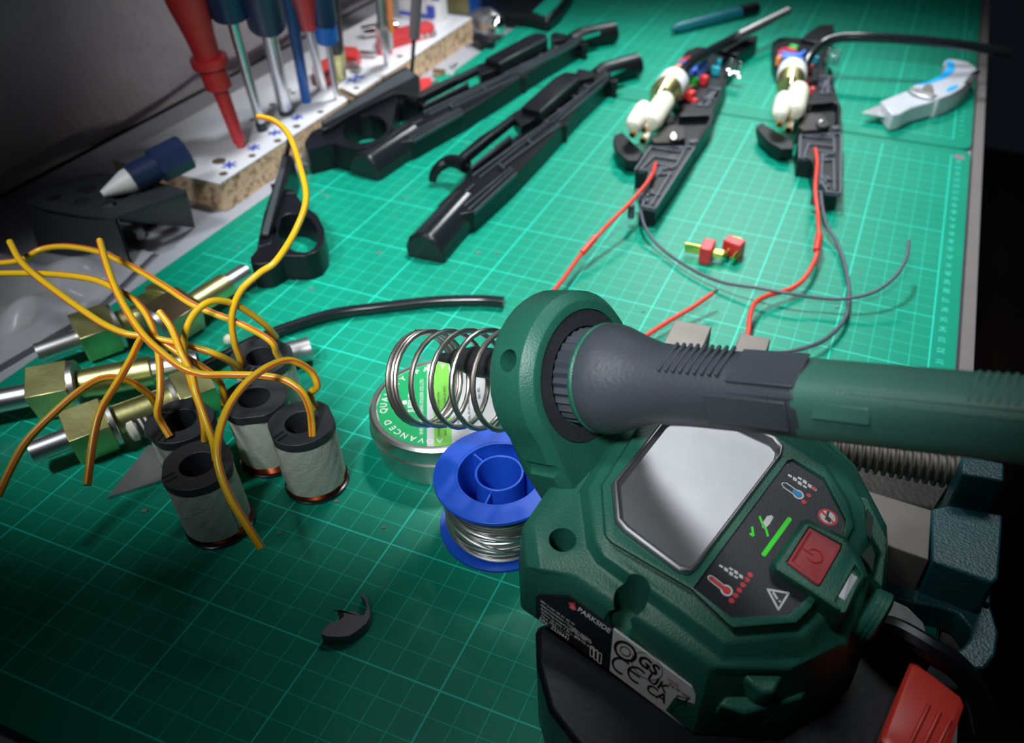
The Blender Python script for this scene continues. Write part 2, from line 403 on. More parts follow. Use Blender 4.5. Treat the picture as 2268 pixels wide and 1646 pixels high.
MB(M['greycap']).ring((0.05 + 0.5, 56.9, 0.001), (0, 0, 1), 0.02, 0.42, 0.01).build('hanging_hole', near)
far = thing('cutting_mat', (-20, 85, 0), 'far green gridded cutting mat beyond the dark seam, under the knife and pen', 'cutting mat', None)
mg2 = matgrid('green_mat_grid_far', -41, 0, 60, 117, 0, 0.2)
MB(mg2).prism(matpoly([(1.35, 58.6), (1.35, 118), (-41.2, 118), (-42.0, 56.9)]), -0.3).build('mat_sheet', far, bevel=0.03)
fixgrid(mg2, -20, 85)
nb = MB(M['matprint'])
for n in range(1, 28):
    t = str(n); nb.text(t, 0.52, (0.72, 60 + n - 0.25, 0.003), V(0, 1, 0), V(-1, 0, 0), depth=0)
nb.build('scale_numbers', far, recalc=False)

# ================================================================== soldering station
O = at(1535, 1300, 7.5)
tl = math.radians(9.5); az = math.radians(-14.3)
A_ = V(math.cos(az) * math.cos(tl), math.sin(az) * math.cos(tl), -math.sin(tl)); C_ = V(-math.sin(az), math.cos(az), 0); N_ = A_.cross(C_).normalized()
def st(x, y, h=0): return onpl(x, y, O + N_ * h, N_)
def stl(L, h=0): return [st(p[0], p[1], h) for p in L]
base = O - V(0, 0, 7.5)
ST = thing('soldering_station', base, 'green battery soldering station with steel sponge tray, charcoal control panel and red power button', 'soldering station')
R0 = [(1332, 1075), (1340, 1187), (1356, 1203), (1530, 1305), (1622, 1392), (1765, 1380), (1800, 1345), (1893, 1165), (1878, 1110), (1828, 1030), (1700, 950), (1440, 905)]
S2 = [(1303, 1085), (1318, 1200), (1338, 1232), (1500, 1345), (1608, 1425), (1780, 1408), (1838, 1360), (1922, 1190), (1912, 1120), (1860, 1020), (1720, 915), (1430, 870)]
S3 = [(1285, 1090), (1300, 1212), (1322, 1248), (1487, 1372), (1598, 1462), (1780, 1455), (1855, 1400), (1937, 1200), (1930, 1125), (1872, 1020), (1725, 905), (1425, 855)]
S4 = [(1183, 1150), (1195, 1262), (1277, 1272), (1420, 1372), (1583, 1480), (1745, 1485), (1868, 1425), (1952, 1225), (1950, 1150), (1885, 1030), (1735, 890), (1400, 830)]
S5 = [(1157, 1165), (1163, 1255), (1268, 1300), (1410, 1385), (1565, 1490), (1742, 1492), (1874, 1440), (1963, 1240), (1964, 1165), (1893, 1030), (1740, 880), (1392, 825)]
B0 = [(1148, 1250), (1153, 1350), (1270, 1432), (1400, 1522), (1535, 1628), (1730, 1640), (1885, 1520), (1962, 1310), (1968, 1245), (1905, 1090), (1760, 940), (1390, 890)]
loops = [stl(B0, -3.7), stl(S5, -1.45), stl(S4, -1.15), stl(S3, -1.05), stl(S2, -0.5), stl(R0, -0.42), stl(R0, 0)]
body = MB(M['green']); body.loft(loops)
body_o = body.build('body_shell', ST, bevel=0.12)
fin(body_o)
cu = MB(M['greendk'])
# tray well, panel recess, screw wells
trayp = [(1353, 1075), (1362, 1160), (1380, 1180), (1500, 1270), (1525, 1276), (1542, 1262), (1732, 1010), (1735, 992), (1718, 972), (1620, 925), (1483, 920), (1470, 928)]
def inset(P, k):
    c = sum(P, Vector()) / len(P); return [p + (c - p).normalized() * k for p in P]
cu.slab([p + N_ * 0.3 for p in stl(trayp)], N_, 1.1); cut(body_o, cu); cu = MB(M['greendk'])
panp = [(1535, 1302), (1620, 1368), (1745, 1363), (1795, 1318), (1868, 1182), (1874, 1150), (1826, 1058), (1757, 1016), (1744, 1020)]
cu.slab([p + N_ * 0.3 for p in stl(panp)], N_, 0.42); cut(body_o, cu)
for (x, y, r) in ((1246, 1196, 0.45), (1396, 1328, 0.52)):
    p = st(x, y, -1.1); cut(body_o, MB(M['greendk']).lathe([(-1.3, r * 0.9), (0.9, r)], p, N_, 28))
gq = st(1396, 1328, -1.5); cut(body_o, MB(M['greendk']).lathe([(0.01, 0.47), (2.4, 0.42)], gq, (st(1372, 1378, -1.8) - gq), 24))
# groove running out of the second screw well
for x, y in ((1246, 1196),): MB(M['black']).lathe([(-1.25, 0.38), (-1.15, 0.38)], st(x, y, -1.1), N_, 20).build('case_screw', ST)
# lower ledge and corner block at the battery end
lg = MB(M['green'])
lg.slab(stl([(1592, 1560), (1650, 1580), (1776, 1548), (1850, 1440), (1862, 1400), (1800, 1440), (1740, 1500), (1670, 1505), (1625, 1520)], -2.3), N_, 1.5)
lg.slab(stl([(1655, 1478), (1742, 1452), (1755, 1462), (1715, 1535), (1690, 1536), (1648, 1500)], -1.5), N_, 1.2)
lg.slab(stl([(1770, 1543), (1856, 1420), (1870, 1425), (1800, 1550), (1690, 1600)], -2.9), N_, 1.0)
lg.build('corner_ledge', ST, bevel=0.1)
# tray
tr = MB(M['tray'])
P0 = stl(trayp); 
rim = [inset(P0, k) for k in (0.02, 0.12, 0.22, 0.34, 0.45)]
tr.loft([[p - N_ * 0.1 for p in rim[0]], [p + N_ * 0.12 for p in rim[0]], [p + N_ * 0.2 for p in rim[1]], [p + N_ * 0.16 for p in rim[2]], [p - N_ * 0.12 for p in rim[3]], [p - N_ * 0.22 for p in rim[4]]])
tr.build('sponge_tray', ST, bevel=0.05, ang=60)
# panel film
pn = MB(M['panel']); pn.slab([p - N_ * 0.1 for p in inset(stl(panp), 0.03)], N_, 0.03); PAN = pn.build('control_panel', ST)
hp = -0.095
def sp(x, y): return st(x, y, hp)
def ppoly(mb, L, mi=0): pts = [sp(*p) for p in L]; mb.add(pts, [list(range(len(pts)))], mi)
def pstroke(mb, L, wpx, mi=0):
    for (a, b) in zip(L[:-1], L[1:]):
        d = (Vector(b) - Vector(a)).normalized(); q = Vector((-d.y, d.x)) * wpx / 2
        a = Vector(a); b = Vector(b); ppoly(mb, [a + q, a - q, b - q, b + q], mi)
def pdisc(mb, x, y, r, mi=0, h=0.0, n=20):
    c = sp(x, y) + N_ * h; mb.add([c + A_ * (r * math.cos(2 * pi * i / n)) + C_ * (r * math.sin(2 * pi * i / n)) for i in range(n)], [list(range(n))], mi)
zp = zc(1250, 900, 3.02)
ic = MB(M['print'], M['printred'], M['printblue'], M['led'], M['panel'])
def thermo(a, b, fill, r1=0.1, r2=0.19):
    a = Vector(a); b = Vector(b); d = (b - a).normalized()
    for (k, mi, h) in ((1.0, 0, 0), (0.68, 4, 0.003), (0.5, fill, 0.006)):
        n = Vector((-d.y, d.x)) * (7.5 * k)
        pts = [a + n * 0.9, a - n * 0.9, b - n * 0.9, b + n * 0.9]
        if fill == 2 and mi == 2: pts[0] = a * 0.4 + b * 0.6 + n * 0.9; pts[1] = a * 0.4 + b * 0.6 - n * 0.9
        ic.add([sp(*p) + N_ * h for p in pts], [[0, 1, 2, 3]], mi)
        if not (fill == 2 and mi == 2): pdisc(ic, a.x, a.y, r1 * k, mi, h)
        pdisc(ic, b.x, b.y, r2 * (k if k > 0.6 else 0.62), mi, h + 0.001)
thermo(*zp([(980, 1150), (1085, 1232)]), 1); thermo(*zp([(1472, 525), (1565, 590)]), 2)
for cx_, cy_ in zp([(1115, 1105), (1575, 500)]):                        # heat wave grids beside the thermometers
    for i in range(3):
        for j in range(4):
            x = cx_ - 26 + i * 11 + j * 11; y = cy_ + 2 - 16 + i * 9 + j * 3 + (3 if j % 2 else 0)
            pstroke(ic, [(x, y), (x + 8, y + 5)], 4.2)
for x, y in zp([(1118, 1300), (1145, 1265), (1170, 1230), (1195, 1195), (1220, 1160), (1243, 1127), (1668, 550), (1634, 595), (1602, 640)]): pdisc(ic, x, y, 0.085, 1)
pstroke(ic, zp([(1335, 990), (1505, 755)]), 11, 3)                       # the green bar
for x, y in zp([(1335, 990), (1505, 755)]): pdisc(ic, x, y, 0.075, 3)
ppoly(ic, zp([(1320, 790), (1355, 735), (1385, 728), (1400, 742), (1372, 790), (1345, 815), (1325, 812)]))
pstroke(ic, zp([(1305, 735), (1325, 785), (1352, 830), (1362, 870)]), 5, 3); pstroke(ic, zp([(1240, 850), (1265, 868), (1255, 805)]), 5, 3)
a, b, c = zp([(1360, 1225), (1500, 1250), (1432, 1360)]); pstroke(ic, [a, b, c, a], 4.5)
for p in (a, b, c): pdisc(ic, p[0], p[1], 0.033)
pstroke(ic, zp([(1395, 1243), (1425, 1290)]), 4.5); pdisc(ic, *zp([(1441, 1305)])[0], 0.035)
x, y = zp([(1762, 742)])[0]; pdisc(ic, x, y, 0.33, 1); pdisc(ic, x, y, 0.25, 0, 0.003)
ic.add([sp(*p) + N_ * 0.005 for p in zp([(1712, 705), (1722, 695), (1815, 785), (1805, 795)])], [[0, 1, 2, 3]], 1)
ic.add([sp(*p) + N_ * 0.007 for p in zp([(1755, 700), (1775, 705), (1765, 735), (1785, 755), (1775, 785), (1755, 765), (1740, 755), (1752, 735)])], [list(range(8))], 4)
ic.build('panel_symbols', ST, recalc=False, smooth_=False)
# button housing and button
hz = zc(1250, 900, 3.02)
hs = MB(M['green'])
ho = hz([(1375, 1060), (1590, 760), (1625, 750), (1880, 870), (1985, 1010), (2040, 1140), (1890, 1390), (1840, 1395), (1640, 1265), (1390, 1095)])
hl = stl(ho, 0.32); hl2 = [p for p in hl]
hs.loft([[p - N_ * 1.6 for p in stl(ho, 0.0)], stl(ho, 0.02), inset(stl(ho, 0.32), 0.16)])
hob = hs.build('button_housing', ST, bevel=0.06); fin(hob)
bt = hz([(1480, 1045), (1635, 800), (1860, 925), (1850, 960), (1710, 1205), (1690, 1205)])
cu = MB(M['greendk']); cu.slab([p + N_ * 0.3 for p in stl(bt, 0.3)], N_, 0.6)
wn = hz([(1940, 1055), (1990, 1120), (1880, 1385), (1800, 1310)])
cu.slab([p + N_ * 0.3 for p in stl(wn, 0.3)], N_, 0.45); cut(hob, cu)
bb = MB(M['button']); bl = inset(stl(bt, 0.38), 0.05); bb.loft([[p - N_ * 0.45 for p in bl], bl, [p + N_ * 0.04 for p in inset(bl, 0.1)], [p - N_ * 0.02 for p in inset(bl, 0.2)]])
BT = bb.build('power_button', ST, bevel=0.03)
pw = MB(M['redrel']); c = st(*hz([(1675, 1000)])[0], 0.375)
arc = [c + (A_ * math.cos(t) + C_ * math.sin(t)) * 0.24 + N_ * 0.0 for t in [math.radians(a) for a in range(-235, 55, 10)]]
arc = [c + (A_ * math.cos(t) + C_ * math.sin(t)) * 0.24 for t in [math.radians(200 + a) for a in range(25, 336, 10)]]
pw.tube(arc, 0.028, 6); pw.tube([c - A_ * 0.05, c - A_ * 0.42], 0.028, 6)
pw.build('power_symbol', BT)
MB(M['brownwood'], M['steel']).slab(inset(stl(wn, 0.1), 0.02), N_, 0.05).box(st(*hz([(1895, 1210)])[0], 0.12), (0.2, 1.0, 0.06), (A_, C_, N_), 1).build('status_window', ST)
# vents at the right flank
vt = MB(M['greendk'])  # dark slabs: shade of the slot openings painted on
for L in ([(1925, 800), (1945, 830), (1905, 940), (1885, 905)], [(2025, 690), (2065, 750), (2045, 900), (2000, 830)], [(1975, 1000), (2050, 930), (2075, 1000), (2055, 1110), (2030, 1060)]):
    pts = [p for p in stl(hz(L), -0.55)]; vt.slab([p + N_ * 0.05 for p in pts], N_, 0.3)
vt.build('vent_slot_shade', ST)
fn = MB(M['green'])
for L in ([(1945, 590), (2030, 610), (2170, 900), (2130, 1000), (2000, 760)], [(2120, 960), (2165, 900), (2130, 1210), (2070, 1150)]):
    fn.slab(stl(hz(L), -0.62), N_, 2.2)
fn.build('vent_fins', ST, bevel=0.06)
# strap pivot ribs
pv = MB(M['green'])
for dx in (0, 0.45, 0.9):
    c0 = st(1912 + dx * 22, 1352 + dx * 10, -1.0); pv.lathe([(0, 0.75), (0.1, 0.85), (0.22, 0.85), (0.32, 0.7)], c0, A_, 28)
pv.build('pivot_ribs', ST)
# rating label on the front flank: plane through three flank points
q0, q1, q2 = loops[1][2], loops[1][4], loops[0][3]
LN = (q1 - q0).cross(q2 - q0).normalized(); LN = LN if LN.dot(CAM - q0) > 0 else -LN
def lf(x, y, h=0.02): return onpl(x, y, q0 + LN * h, LN)
z5 = zc(1130, 1150, 3.024)
lb = MB(M['labelblk'], M['label'])
def flat(mb, L, h=0.03, mi=0): pts = [lf(*p, h) for p in L]; mb.slab(pts, LN, 0.04 + h * 0.5, mi)
flat(lb, z5([(172, 522), (190, 512), (390, 520), (690, 740), (665, 1010), (640, 1000), (172, 660)]), 0.1)
flat(lb, z5([(690, 740), (1215, 1125), (1242, 1180), (1225, 1300), (1195, 1395), (1170, 1395), (665, 1015)]), 0.1, 1)
LB = lb.build('rating_label', ST)
X_ = (lf(*z5([(1100, 1180)])[0]) - lf(*z5([(500, 750)])[0])).normalized(); Y_ = LN.cross(X_).normalized()
if Y_.dot(Z3) < 0: Y_ = -Y_
lt = MB(M['print'], M['black'], M['printred'])
def lab(t, zx, zy, size, mi=0, bold=0.0, align='LEFT'): lt.text(t, size, lf(*z5([(zx, zy)])[0], 0.115), X_, Y_, mi, 0.0, align, bold)
ppx = z5([(390, 560), (430, 560), (445, 612), (405, 600)]); lt.add([lf(*p, 0.115) for p in ppx], [[0, 1, 2, 3]], 2)
lab('///', 397, 592, 0.22, 0, 0.01); lab('PARKSIDE', 448, 612, 0.27, 0, 0.015)
for i, t in enumerate(('20V Li-Ion 20 A1 60 W', 'Akku-Lötstation / Cordless station', 'Soldering temperature 100-450', 'Warm up time < 30 s, 20 V', 'Mod. 2022 / 11 / 04')): 
    lab(t, 200 + i * 1, 552 + i * 25, 0.135)
lab('S/N:  2230441', 190, 672, 0.2, 0, 0.01)
lab('IAN  396938', 400, 735, 0.15); lab('(D) DE-44867', 430, 790, 0.14)
# manual symbol
for k in range(3):
    q = z5([(538 + k * 26, 850 + k * 22), (560 + k * 26, 858 + k * 22), (556 + k * 26, 925 + k * 22), (534 + k * 26, 915 + k * 22)])
    for a, b in zip(q, q[1:] + q[:1]):
        p, r = lf(*a, 0.115), lf(*b, 0.115); d = (r - p).normalized(); s_ = LN.cross(d) * 0.016; lt.add([p + s_, p - s_, r - s_, r + s_], [[0, 1, 2, 3]], 0)
def lring(zx, zy, r, wd, mi=1, a0=0, a1=360):
    c = lf(*z5([(zx, zy)])[0], 0.116); n = 32
    A = [c + (X_ * math.cos(math.radians(a0 + (a1 - a0) * i / n)) + Y_ * math.sin(math.radians(a0 + (a1 - a0) * i / n))) * (r + s_) for s_ in (-wd / 2, wd / 2) for i in range(n + 1)]
    lt.add(A, [[i, i + 1, n + 2 + i, n + 1 + i] for i in range(n)], mi)
lring(770, 885, 0.34, 0.09); lring(770, 885, 0.17, 0.03); lab('GS', 845, 955, 0.58, 1, 0.03); lring(915, 985, 0.5, 0.02)
lring(745, 985, 0.3, 0.07, 1, 60, 300); lring(850, 1045, 0.3, 0.07, 1, 60, 300)
p = lf(*z5([(850, 1045)])[0], 0.116); lt.add([p - X_ * 0.33 + Y_ * 0.035, p - X_ * 0.33 - Y_ * 0.035, p + X_ * 0.1 - Y_ * 0.035, p + X_ * 0.1 + Y_ * 0.035], [[0, 1, 2, 3]], 1)
lab('UK', 908, 1072, 0.52, 1, 0.01); lab('CA', 900, 1140, 0.52, 1, 0.01)
lab('WEEE', 1045, 1072, 0.16, 2); lab('Reg. DE 25658', 1060, 1105, 0.12, 1, 0.01)
q = z5([(1080, 1270), (1168, 1325), (1165, 1345), (1078, 1290)]); lt.add([lf(*p, 0.116) for p in q], [[0, 1, 2, 3]], 1)
for a, b in (((1115, 1180), (1135, 1260)), ((1185, 1195), (1165, 1275)), ((1115, 1180), (1185, 1200)), ((1135, 1260), (1165, 1275)), ((1105, 1255), (1200, 1200)), ((1110, 1190), (1190, 1270))):
    p, r = [lf(*t, 0.116) for t in z5([a, b])]; d = (r - p).normalized(); s_ = LN.cross(d) * 0.014; lt.add([p + s_, p - s_, r - s_, r + s_], [[0, 1, 2, 3]], 1)
lt.build('label_print', LB, recalc=False, smooth_=False)

# iron axis
F_ = ptd(1345, 838, 27.0); E_ = ptd(2268, 930, 19.2); T_ = ptd(965, 790, 31.8)
D_ = (E_ - F_).normalized()
U_ = (Z3 - D_ * D_.z).normalized(); W_ = U_.cross(D_).normalized()            # up and sideways
# holder
def hp_(a, b, s): return F_ + D_ * s + U_ * b + W_ * a
HC = 0.0
def hout(s, k=1.0):
    L = []
    for i in range(25):
        t = math.radians(-20 + 220 * i / 24); L.append(hp_(2.8 * k * math.cos(t), HC + 2.8 * k * math.sin(t), s))
    L += [hp_(-2.6 * k, -2.3, s), hp_(-2.2 * k, -4.4, s), hp_(2.2 * k, -4.4, s), hp_(2.6 * k, -2.3, s)]
    return L
hd = MB(M['green']); hd.loft([hout(-2.6, 0.97), hout(-2.4), hout(-1.2), hout(-0.85, 0.9)])
HO = hd.build('iron_holder', ST, bevel=0.04); fin(HO)
cu = MB(M['greendk']); cu.lathe([(-3.0, 1.7), (0.5, 1.7)], F_, D_, 48); cu.lathe([(-1.05, 2.2), (0.5, 2.3)], F_, D_, 48)
pc = ptd(1140, 772, 28.4)
cu.lathe([(-0.8, 0.36), (2.5, 0.36)], hp_(2.0, 1.7, -1.75), W_ + U_ * 0.8, 24)
cu.lathe([(-0.8, 0.36), (2.5, 0.36)], hp_(-2.0, 1.7, -1.75), -W_ + U_ * 0.8, 24)
cu.lathe([(-1.0, 0.3), (1.0, 0.3)], onpl(1213, 1050, hp_(0, 0, -1.2), D_), D_, 24)
cut(HO, cu)
MB(M['rubber']).ring(F_ - D_ * 1.05, D_, 1.66, 2.18, 0.16, 48).build('rubber_seal', ST)
# spring
Cc = ptd(1325, 846, 27.6); Ce = ptd(931, 838, 32.2); sd = (Ce - Cc).normalized(); su, sv = perp(sd); SL = (Ce - Cc).length
hel = []; turns = []; NT = 9.2
for i in range(int(NT * 28) + 1):
    t = i / 28
    s_ = 1.2 + t * 0.98 if t < 6.2 else 1.2 + 6.2 * 0.98 + (t - 6.2) * 0.19
    s_ = min(s_, SL); hel.append(Cc + sd * (SL - (1.2 + 6.2 * 0.98 + 3 * 0.19) + s_) + (su * math.cos(2 * pi * t) + sv * math.sin(2 * pi * t)) * 1.78)
MB(M['nickel']).tube(hel, 0.1, 10).build('rest_spring', ST)
# battery pack
BP = MB(M['black'])
bo = [(1185, 1385), (1188, 1470), (1215, 1570), (1300, 1680), (1600, 1760), (1900, 1690), (2110, 1600), (2145, 1500), (2060, 1440), (1960, 1330), (1500, 1300)]
bl = stl(bo, -3.75)
def zset(L, z): return [V(p.x, p.y, z) for p in L]
MBt = MB(M['black'], M['red'])
MBt.loft([zset(inset(bl, 0.5), 0.0), zset(bl, 0.5), bl])
BPo = MBt.build('battery_pack', ST, bevel=0.2)
rb = MB(M['redrel'])
rp = [(2015, 1468), (2030, 1470), (2128, 1545), (2135, 1565), (2105, 1650), (2080, 1700), (1965, 1660), (1950, 1640), (1955, 1615)]
pr = [at(x, y, 3.6) for x, y in rp]
rb.loft([zset([V(*p) for p in pr], 2.9), pr, [p + Z3 * 0.12 for p in inset(pr, 0.2)]])
for k in range(3):
    a, b = at(2058 + k * 24, 1560 + k * 16, 3.78), at(2012 + k * 27, 1655 + k * 10, 3.78); rb.tube([a, b], 0.07, 8)
rb.build('battery_release', BPo, bevel=0.05)
hk = MB(M['black'])
pth = smooth([at(1935, 1385, 3.6), at(1990, 1400, 3.9), at(2060, 1440, 3.9), at(2120, 1478, 3.5), at(2165, 1540, 2.6), at(2185, 1620, 1.5)], 8)
hk.tube(pth, 0.42, 10); hk.slab([at(x, y, 4.0) for x, y in [(1945, 1315), (2010, 1345), (2045, 1380), (2060, 1440), (2075, 1445), (1960, 1400), (1930, 1370)]], Z3, 2.5)
hk.build('battery_latch_strap', ST, bevel=0.08)

# ------------------------------------------------------------------ soldering iron
IR = thing('soldering_iron', F_, 'soldering iron with dark grey grip and green tail, resting in the spring holder', 'soldering iron')
tp = MB(M['rubber']); td = (T_ - F_).normalized(); TL = (T_ - F_).length
tp.lathe([(0.6, 0.62), (TL - 3.4, 0.62), (TL - 3.3, 0.56), (TL - 2.0, 0.56), (TL - 1.9, 0.5), (TL - 1.2, 0.42), (TL - 1.0, 0.22), (TL - 0.15, 0.16), (TL, 0.08)], F_, td, 24)
tp.build('tip_sleeve', IR)
def ribbed(mb, s0, s1, r, n, depth):
    L = []
    for s_ in (s0, s1):
        L.append([F_ + D_ * s_ + (U_ * math.cos(2 * pi * i / (2 * n)) + W_ * math.sin(2 * pi * i / (2 * n))) * (r if i % 2 else r - depth) for i in range(2 * n)])
    mb.loft(L)
cg = MB(M['grip']); ribbed(cg, -1.5, -0.2, 1.6, 30, 0.12); cg.build('knurled_collar', IR, smooth_=False)
MB(M['green']).lathe([(-0.22, 1.66), (-0.18, 1.75), (-0.06, 1.79), (0.0, 1.74)], F_, D_, 48).build('green_band', IR)
def sup(s_, r, k=0.0, e=2.6, n=40, sqz=1.0):
    L = []
    for i in range(n):
        t = 2 * pi * i / n; c, d = math.cos(t), math.sin(t)
        f = (abs(c) ** e + abs(d) ** e) ** (-1 / e); L.append(F_ + D_ * s_ + (U_ * c * sqz + W_ * d) * r * f)
    return L
gp = MB(M['grip'])
gp.loft([sup(s_, r, e=e) for s_, r, e in [(-0.02, 1.68, 2), (0.04, 1.76, 2), (0.22, 1.79, 2), (0.55, 1.72, 2), (0.95, 1.58, 2), (1.4, 1.4, 2.1), (2.0, 1.22, 2.2), (2.8, 1.13, 2.4), (4.5, 1.08, 2.5), (6.2, 1.02, 2.6), (7.05, 1.0, 2.7)]])
GP = gp.build('grip', IR, ang=40)
hb = MB(M['greenh'])
hb.loft([sup(s_, r, e=2.8) for s_, r in [(6.85, 0.95), (6.9, 1.0), (9, 0.97), (12, 0.93), (16.5, 0.88), (17, 0.8)]])
HB = hb.build('tail_handle', IR, ang=30)
def face_on(th, s_, r): return F_ + D_ * s_ + (U_ * math.cos(th) + W_ * math.sin(th)) * r
rd = MB(M['grip'])
toW = 1 if W_.dot(CAM - F_) > 0 else -1
def bar_on(mb, th, s0, s1, r, wid, t, mi=0):
    "raised bar along the handle at angle th"
    n = U_ * math.cos(th) + W_ * math.sin(th); tt = D_.cross(n); c = F_ + D_ * ((s0 + s1) / 2) + n * r; mb.box(c, (s1 - s0, wid, t), (D_, tt, n), mi)
for k in range(9): bar_on(rd, toW * 0.15, 2.75 + k * 0.24, 2.85 + k * 0.24, 1.12, 1.25, 0.12)
bar_on(rd, toW * 0.2, 5.0, 7.0, 1.03, 1.3, 0.08); bar_on(rd, toW * 1.5, 4.3, 6.8, 1.05, 0.9, 0.1); bar_on(rd, toW * 0.95, 4.6, 7.0, 1.09, 0.2, 0.07)
rd.build('grip_ribs', GP, bevel=0.03)
r2_ = MB(M['greenh'])
bar_on(r2_, toW * 1.25, 7.5, 9.0, 1.02, 0.42, 0.12); bar_on(r2_, toW * 0.72, 6.95, 16, 1.05, 0.14, 0.06); bar_on(r2_, toW * 0.95, 6.95, 16, 1.02, 0.08, 0.06)
for k in range(9): bar_on(r2_, toW * 0.2, 11.2 + k * 0.2, 11.29 + k * 0.2, 0.95, 1.0, 0.1)
r2_.build('tail_ribs', HB, bevel=0.02)

# ================================================================== vise
VS = thing('drill_press_vise', at(2100, 1150, 0), 'teal drill press vise with exposed lead screw behind the soldering station', 'vise')
vb = MB(M['tealpaint'])
def pz(L, z): return [at(x, y, z) for x, y in L]
vb.prism(pz([(2062, 1126), (2100, 1118), (2222, 1140), (2212, 1280), (2198, 1292), (2064, 1242)], 3.2), 0.0)
vb.prism(pz([(2128, 1012), (2150, 1008), (2225, 1025), (2225, 1068), (2130, 1050)], 4.6), 0.0)
vb.prism(pz([(1950, 1215), (2195, 1300), (2195, 1340), (1948, 1262)], 1.5), 0.0)
e = at(2192, 1345, 1.3)
# slotted flange
vb.prism(pz([(1930, 1262), (2192, 1335), (2212, 1400), (2205, 1450), (2180, 1482), (2145, 1482), (2105, 1450), (2135, 1432), (2150, 1412), (2150, 1392), (2125, 1360), (2085, 1345), (1925, 1318)], 1.3), 0.0)
vb.build('vise_body', VS, bevel=0.1)
c1 = at(1500, 720, 4.6)
MB(M['castiron']).prism(pz([(1830, 1030), (1885, 1075), (2064, 1130), (2057, 1241), (1955, 1204), (1830, 1165)], 3.2), 0.4).build('slide_rail', VS, bevel=0.05)
a, b = at(1700, 966, 2.9), at(2140, 1050, 2.9)
scw = MB(M['castiron']); d = (b - a); prof = []; pt = 0.33
for i in range(int(d.length / pt)):
    h = i * pt; prof += [(h, 0.56), (h + 0.14, 0.56), (h + 0.19, 0.74), (h + 0.28, 0.74)]
scw.lathe(prof, a, d, 28); scw.build('lead_screw', VS, ang=20)
MB(M['darkiron']).prism(pz([(1700, 900), (2120, 985), (2118, 1045), (2064, 1130), (1850, 1070), (1700, 1000)], 0.9), 0).build('vise_bed', VS)  # near-black bed below the lead screw
for L in ([(1495, 708), (1577, 722), (1556, 790), (1470, 770)], [(1640, 737), (1707, 750), (1694, 810), (1622, 795)]):
    P = pz(L, 4.6); P[2] = P[1] + V(0.05, -2.6, 0); P[3] = P[0] + V(0.0, -2.6, 0)
    MB(M['castiron']).prism(P, 0.0).build('jaw', VS, bevel=0.06)

# ================================================================== solder paste tin
tc0 = V(-20.9, 16.3, 0); TR = 3.15
TN = thing('solder_paste_tin', tc0, 'round silver tin with green printed lid behind the wire spring', 'tin')
MB(M['tin']).lathe([(0, TR - 0.25), (0.1, TR - 0.12), (0.3, TR - 0.08), (1.5, TR - 0.08)], tc0, Z3, 64).build('tin_base', TN)
ld = MB(M['tin']); ld.lathe([(1.3, TR - 0.02), (1.32, TR + 0.05), (1.42, TR + 0.06), (1.5, TR), (2.0, TR), (2.2, TR - 0.03), (2.3, TR - 0.15), (2.3, TR - 0.28), (2.24, TR - 0.32), (2.24, 0.01)], tc0, Z3, 64); LD = ld.build('lid', TN)
lx = MB(M['lgreen'], M['label'], M['lgreen2'], M['print'], M['black'])
zt = 2.255; LR = TR - 0.36; n = 64
a0 = math.radians(29)                        # label's left-right direction
LX = V(math.cos(a0), math.sin(a0), 0); LY = V(-LX.y, LX.x, 0); lc = tc0 + Z3 * zt
circ = [lc + (LX * math.cos(2 * pi * i / n) + LY * math.sin(2 * pi * i / n)) * LR for i in range(n)]
lx.add(circ, [list(range(n))], 1)
def seg_(x0, x1, mi, h):
    pts = []; 
    for k in range(13): x = x0 + (x1 - x0) * k / 12; pts.append(lc + LX * x - LY * math.sqrt(max(LR * LR - x * x, 0)) + Z3 * h)
    for k in range(13): x = x1 + (x0 - x1) * k / 12; pts.append(lc + LX * x + LY * math.sqrt(max(LR * LR - x * x, 0)) + Z3 * h)
    lx.add(pts, [list(range(len(pts)))], mi)
seg_(-LR, -0.55, 0, 0.006); seg_(-0.25, 0.5, 2, 0.006)
def arc_text(t, r, start, step, size, mi):
    for i, ch in enumerate(t):
        th = math.radians(start - step * i); rad = LX * math.cos(th) + LY * math.sin(th); tan = V(rad.y, -rad.x, 0)
        lx.text(ch, size, lc + rad * r - tan * size * 0.3 + Z3 * 0.012, tan, rad, mi, 0, bold=0.01)
arc_text('ADVANCED QUALITY PASTE', LR - 0.45, 270, 9.2, 0.42, 3)
lx.text('JUFENG', 0.36, lc + LX * (-1.15) + LY * (-0.5) + Z3 * 0.012, LY, -LX, 3, 0, bold=0.012)
lx.text('SHENZHEN JUFENG SOLDER CO.,LTD', 0.22, lc + LX * (-0.72) + LY * (-2.0) + Z3 * 0.012, LY, -LX, 3, 0)
lx.add([lc + LX * x + LY * y + Z3 * 0.012 for x, y in ((-2.05, -0.3), (-1.55, -0.3), (-1.55, -0.12), (-1.85, -0.12), (-1.85, 0.3), (-2.05, 0.3))], [list(range(6))], 3)
lx.add([lc + LX * x + LY * y + Z3 * 0.012 for x, y in ((-1.65, 0.05), (-1.45, 0.05), (-1.45, 0.3), (-1.65, 0.3))], [list(range(4))], 3)
for i, t in enumerate(('Smooth welding surface with bright solder', 'joints, small immersion, Little smoke, no odour!')): lx.text(t, 0.17, lc + LX * (0.0 + i * 0.28) + LY * (-2.2) + Z3 * 0.012, LY, -LX, 4, 0)
for i, t in enumerate(('Suitable for soldering copper,', 'iron, tin and other metal', 'Model:            Net: 40G')): lx.text(t, 0.2, lc + LX * (0.85 + i * 0.5) + LY * (-1.6 + i * .2) + Z3 * 0.012, LY, -LX, 4, 0)
lx.build('printed_label', LD, recalc=False, smooth_=False)

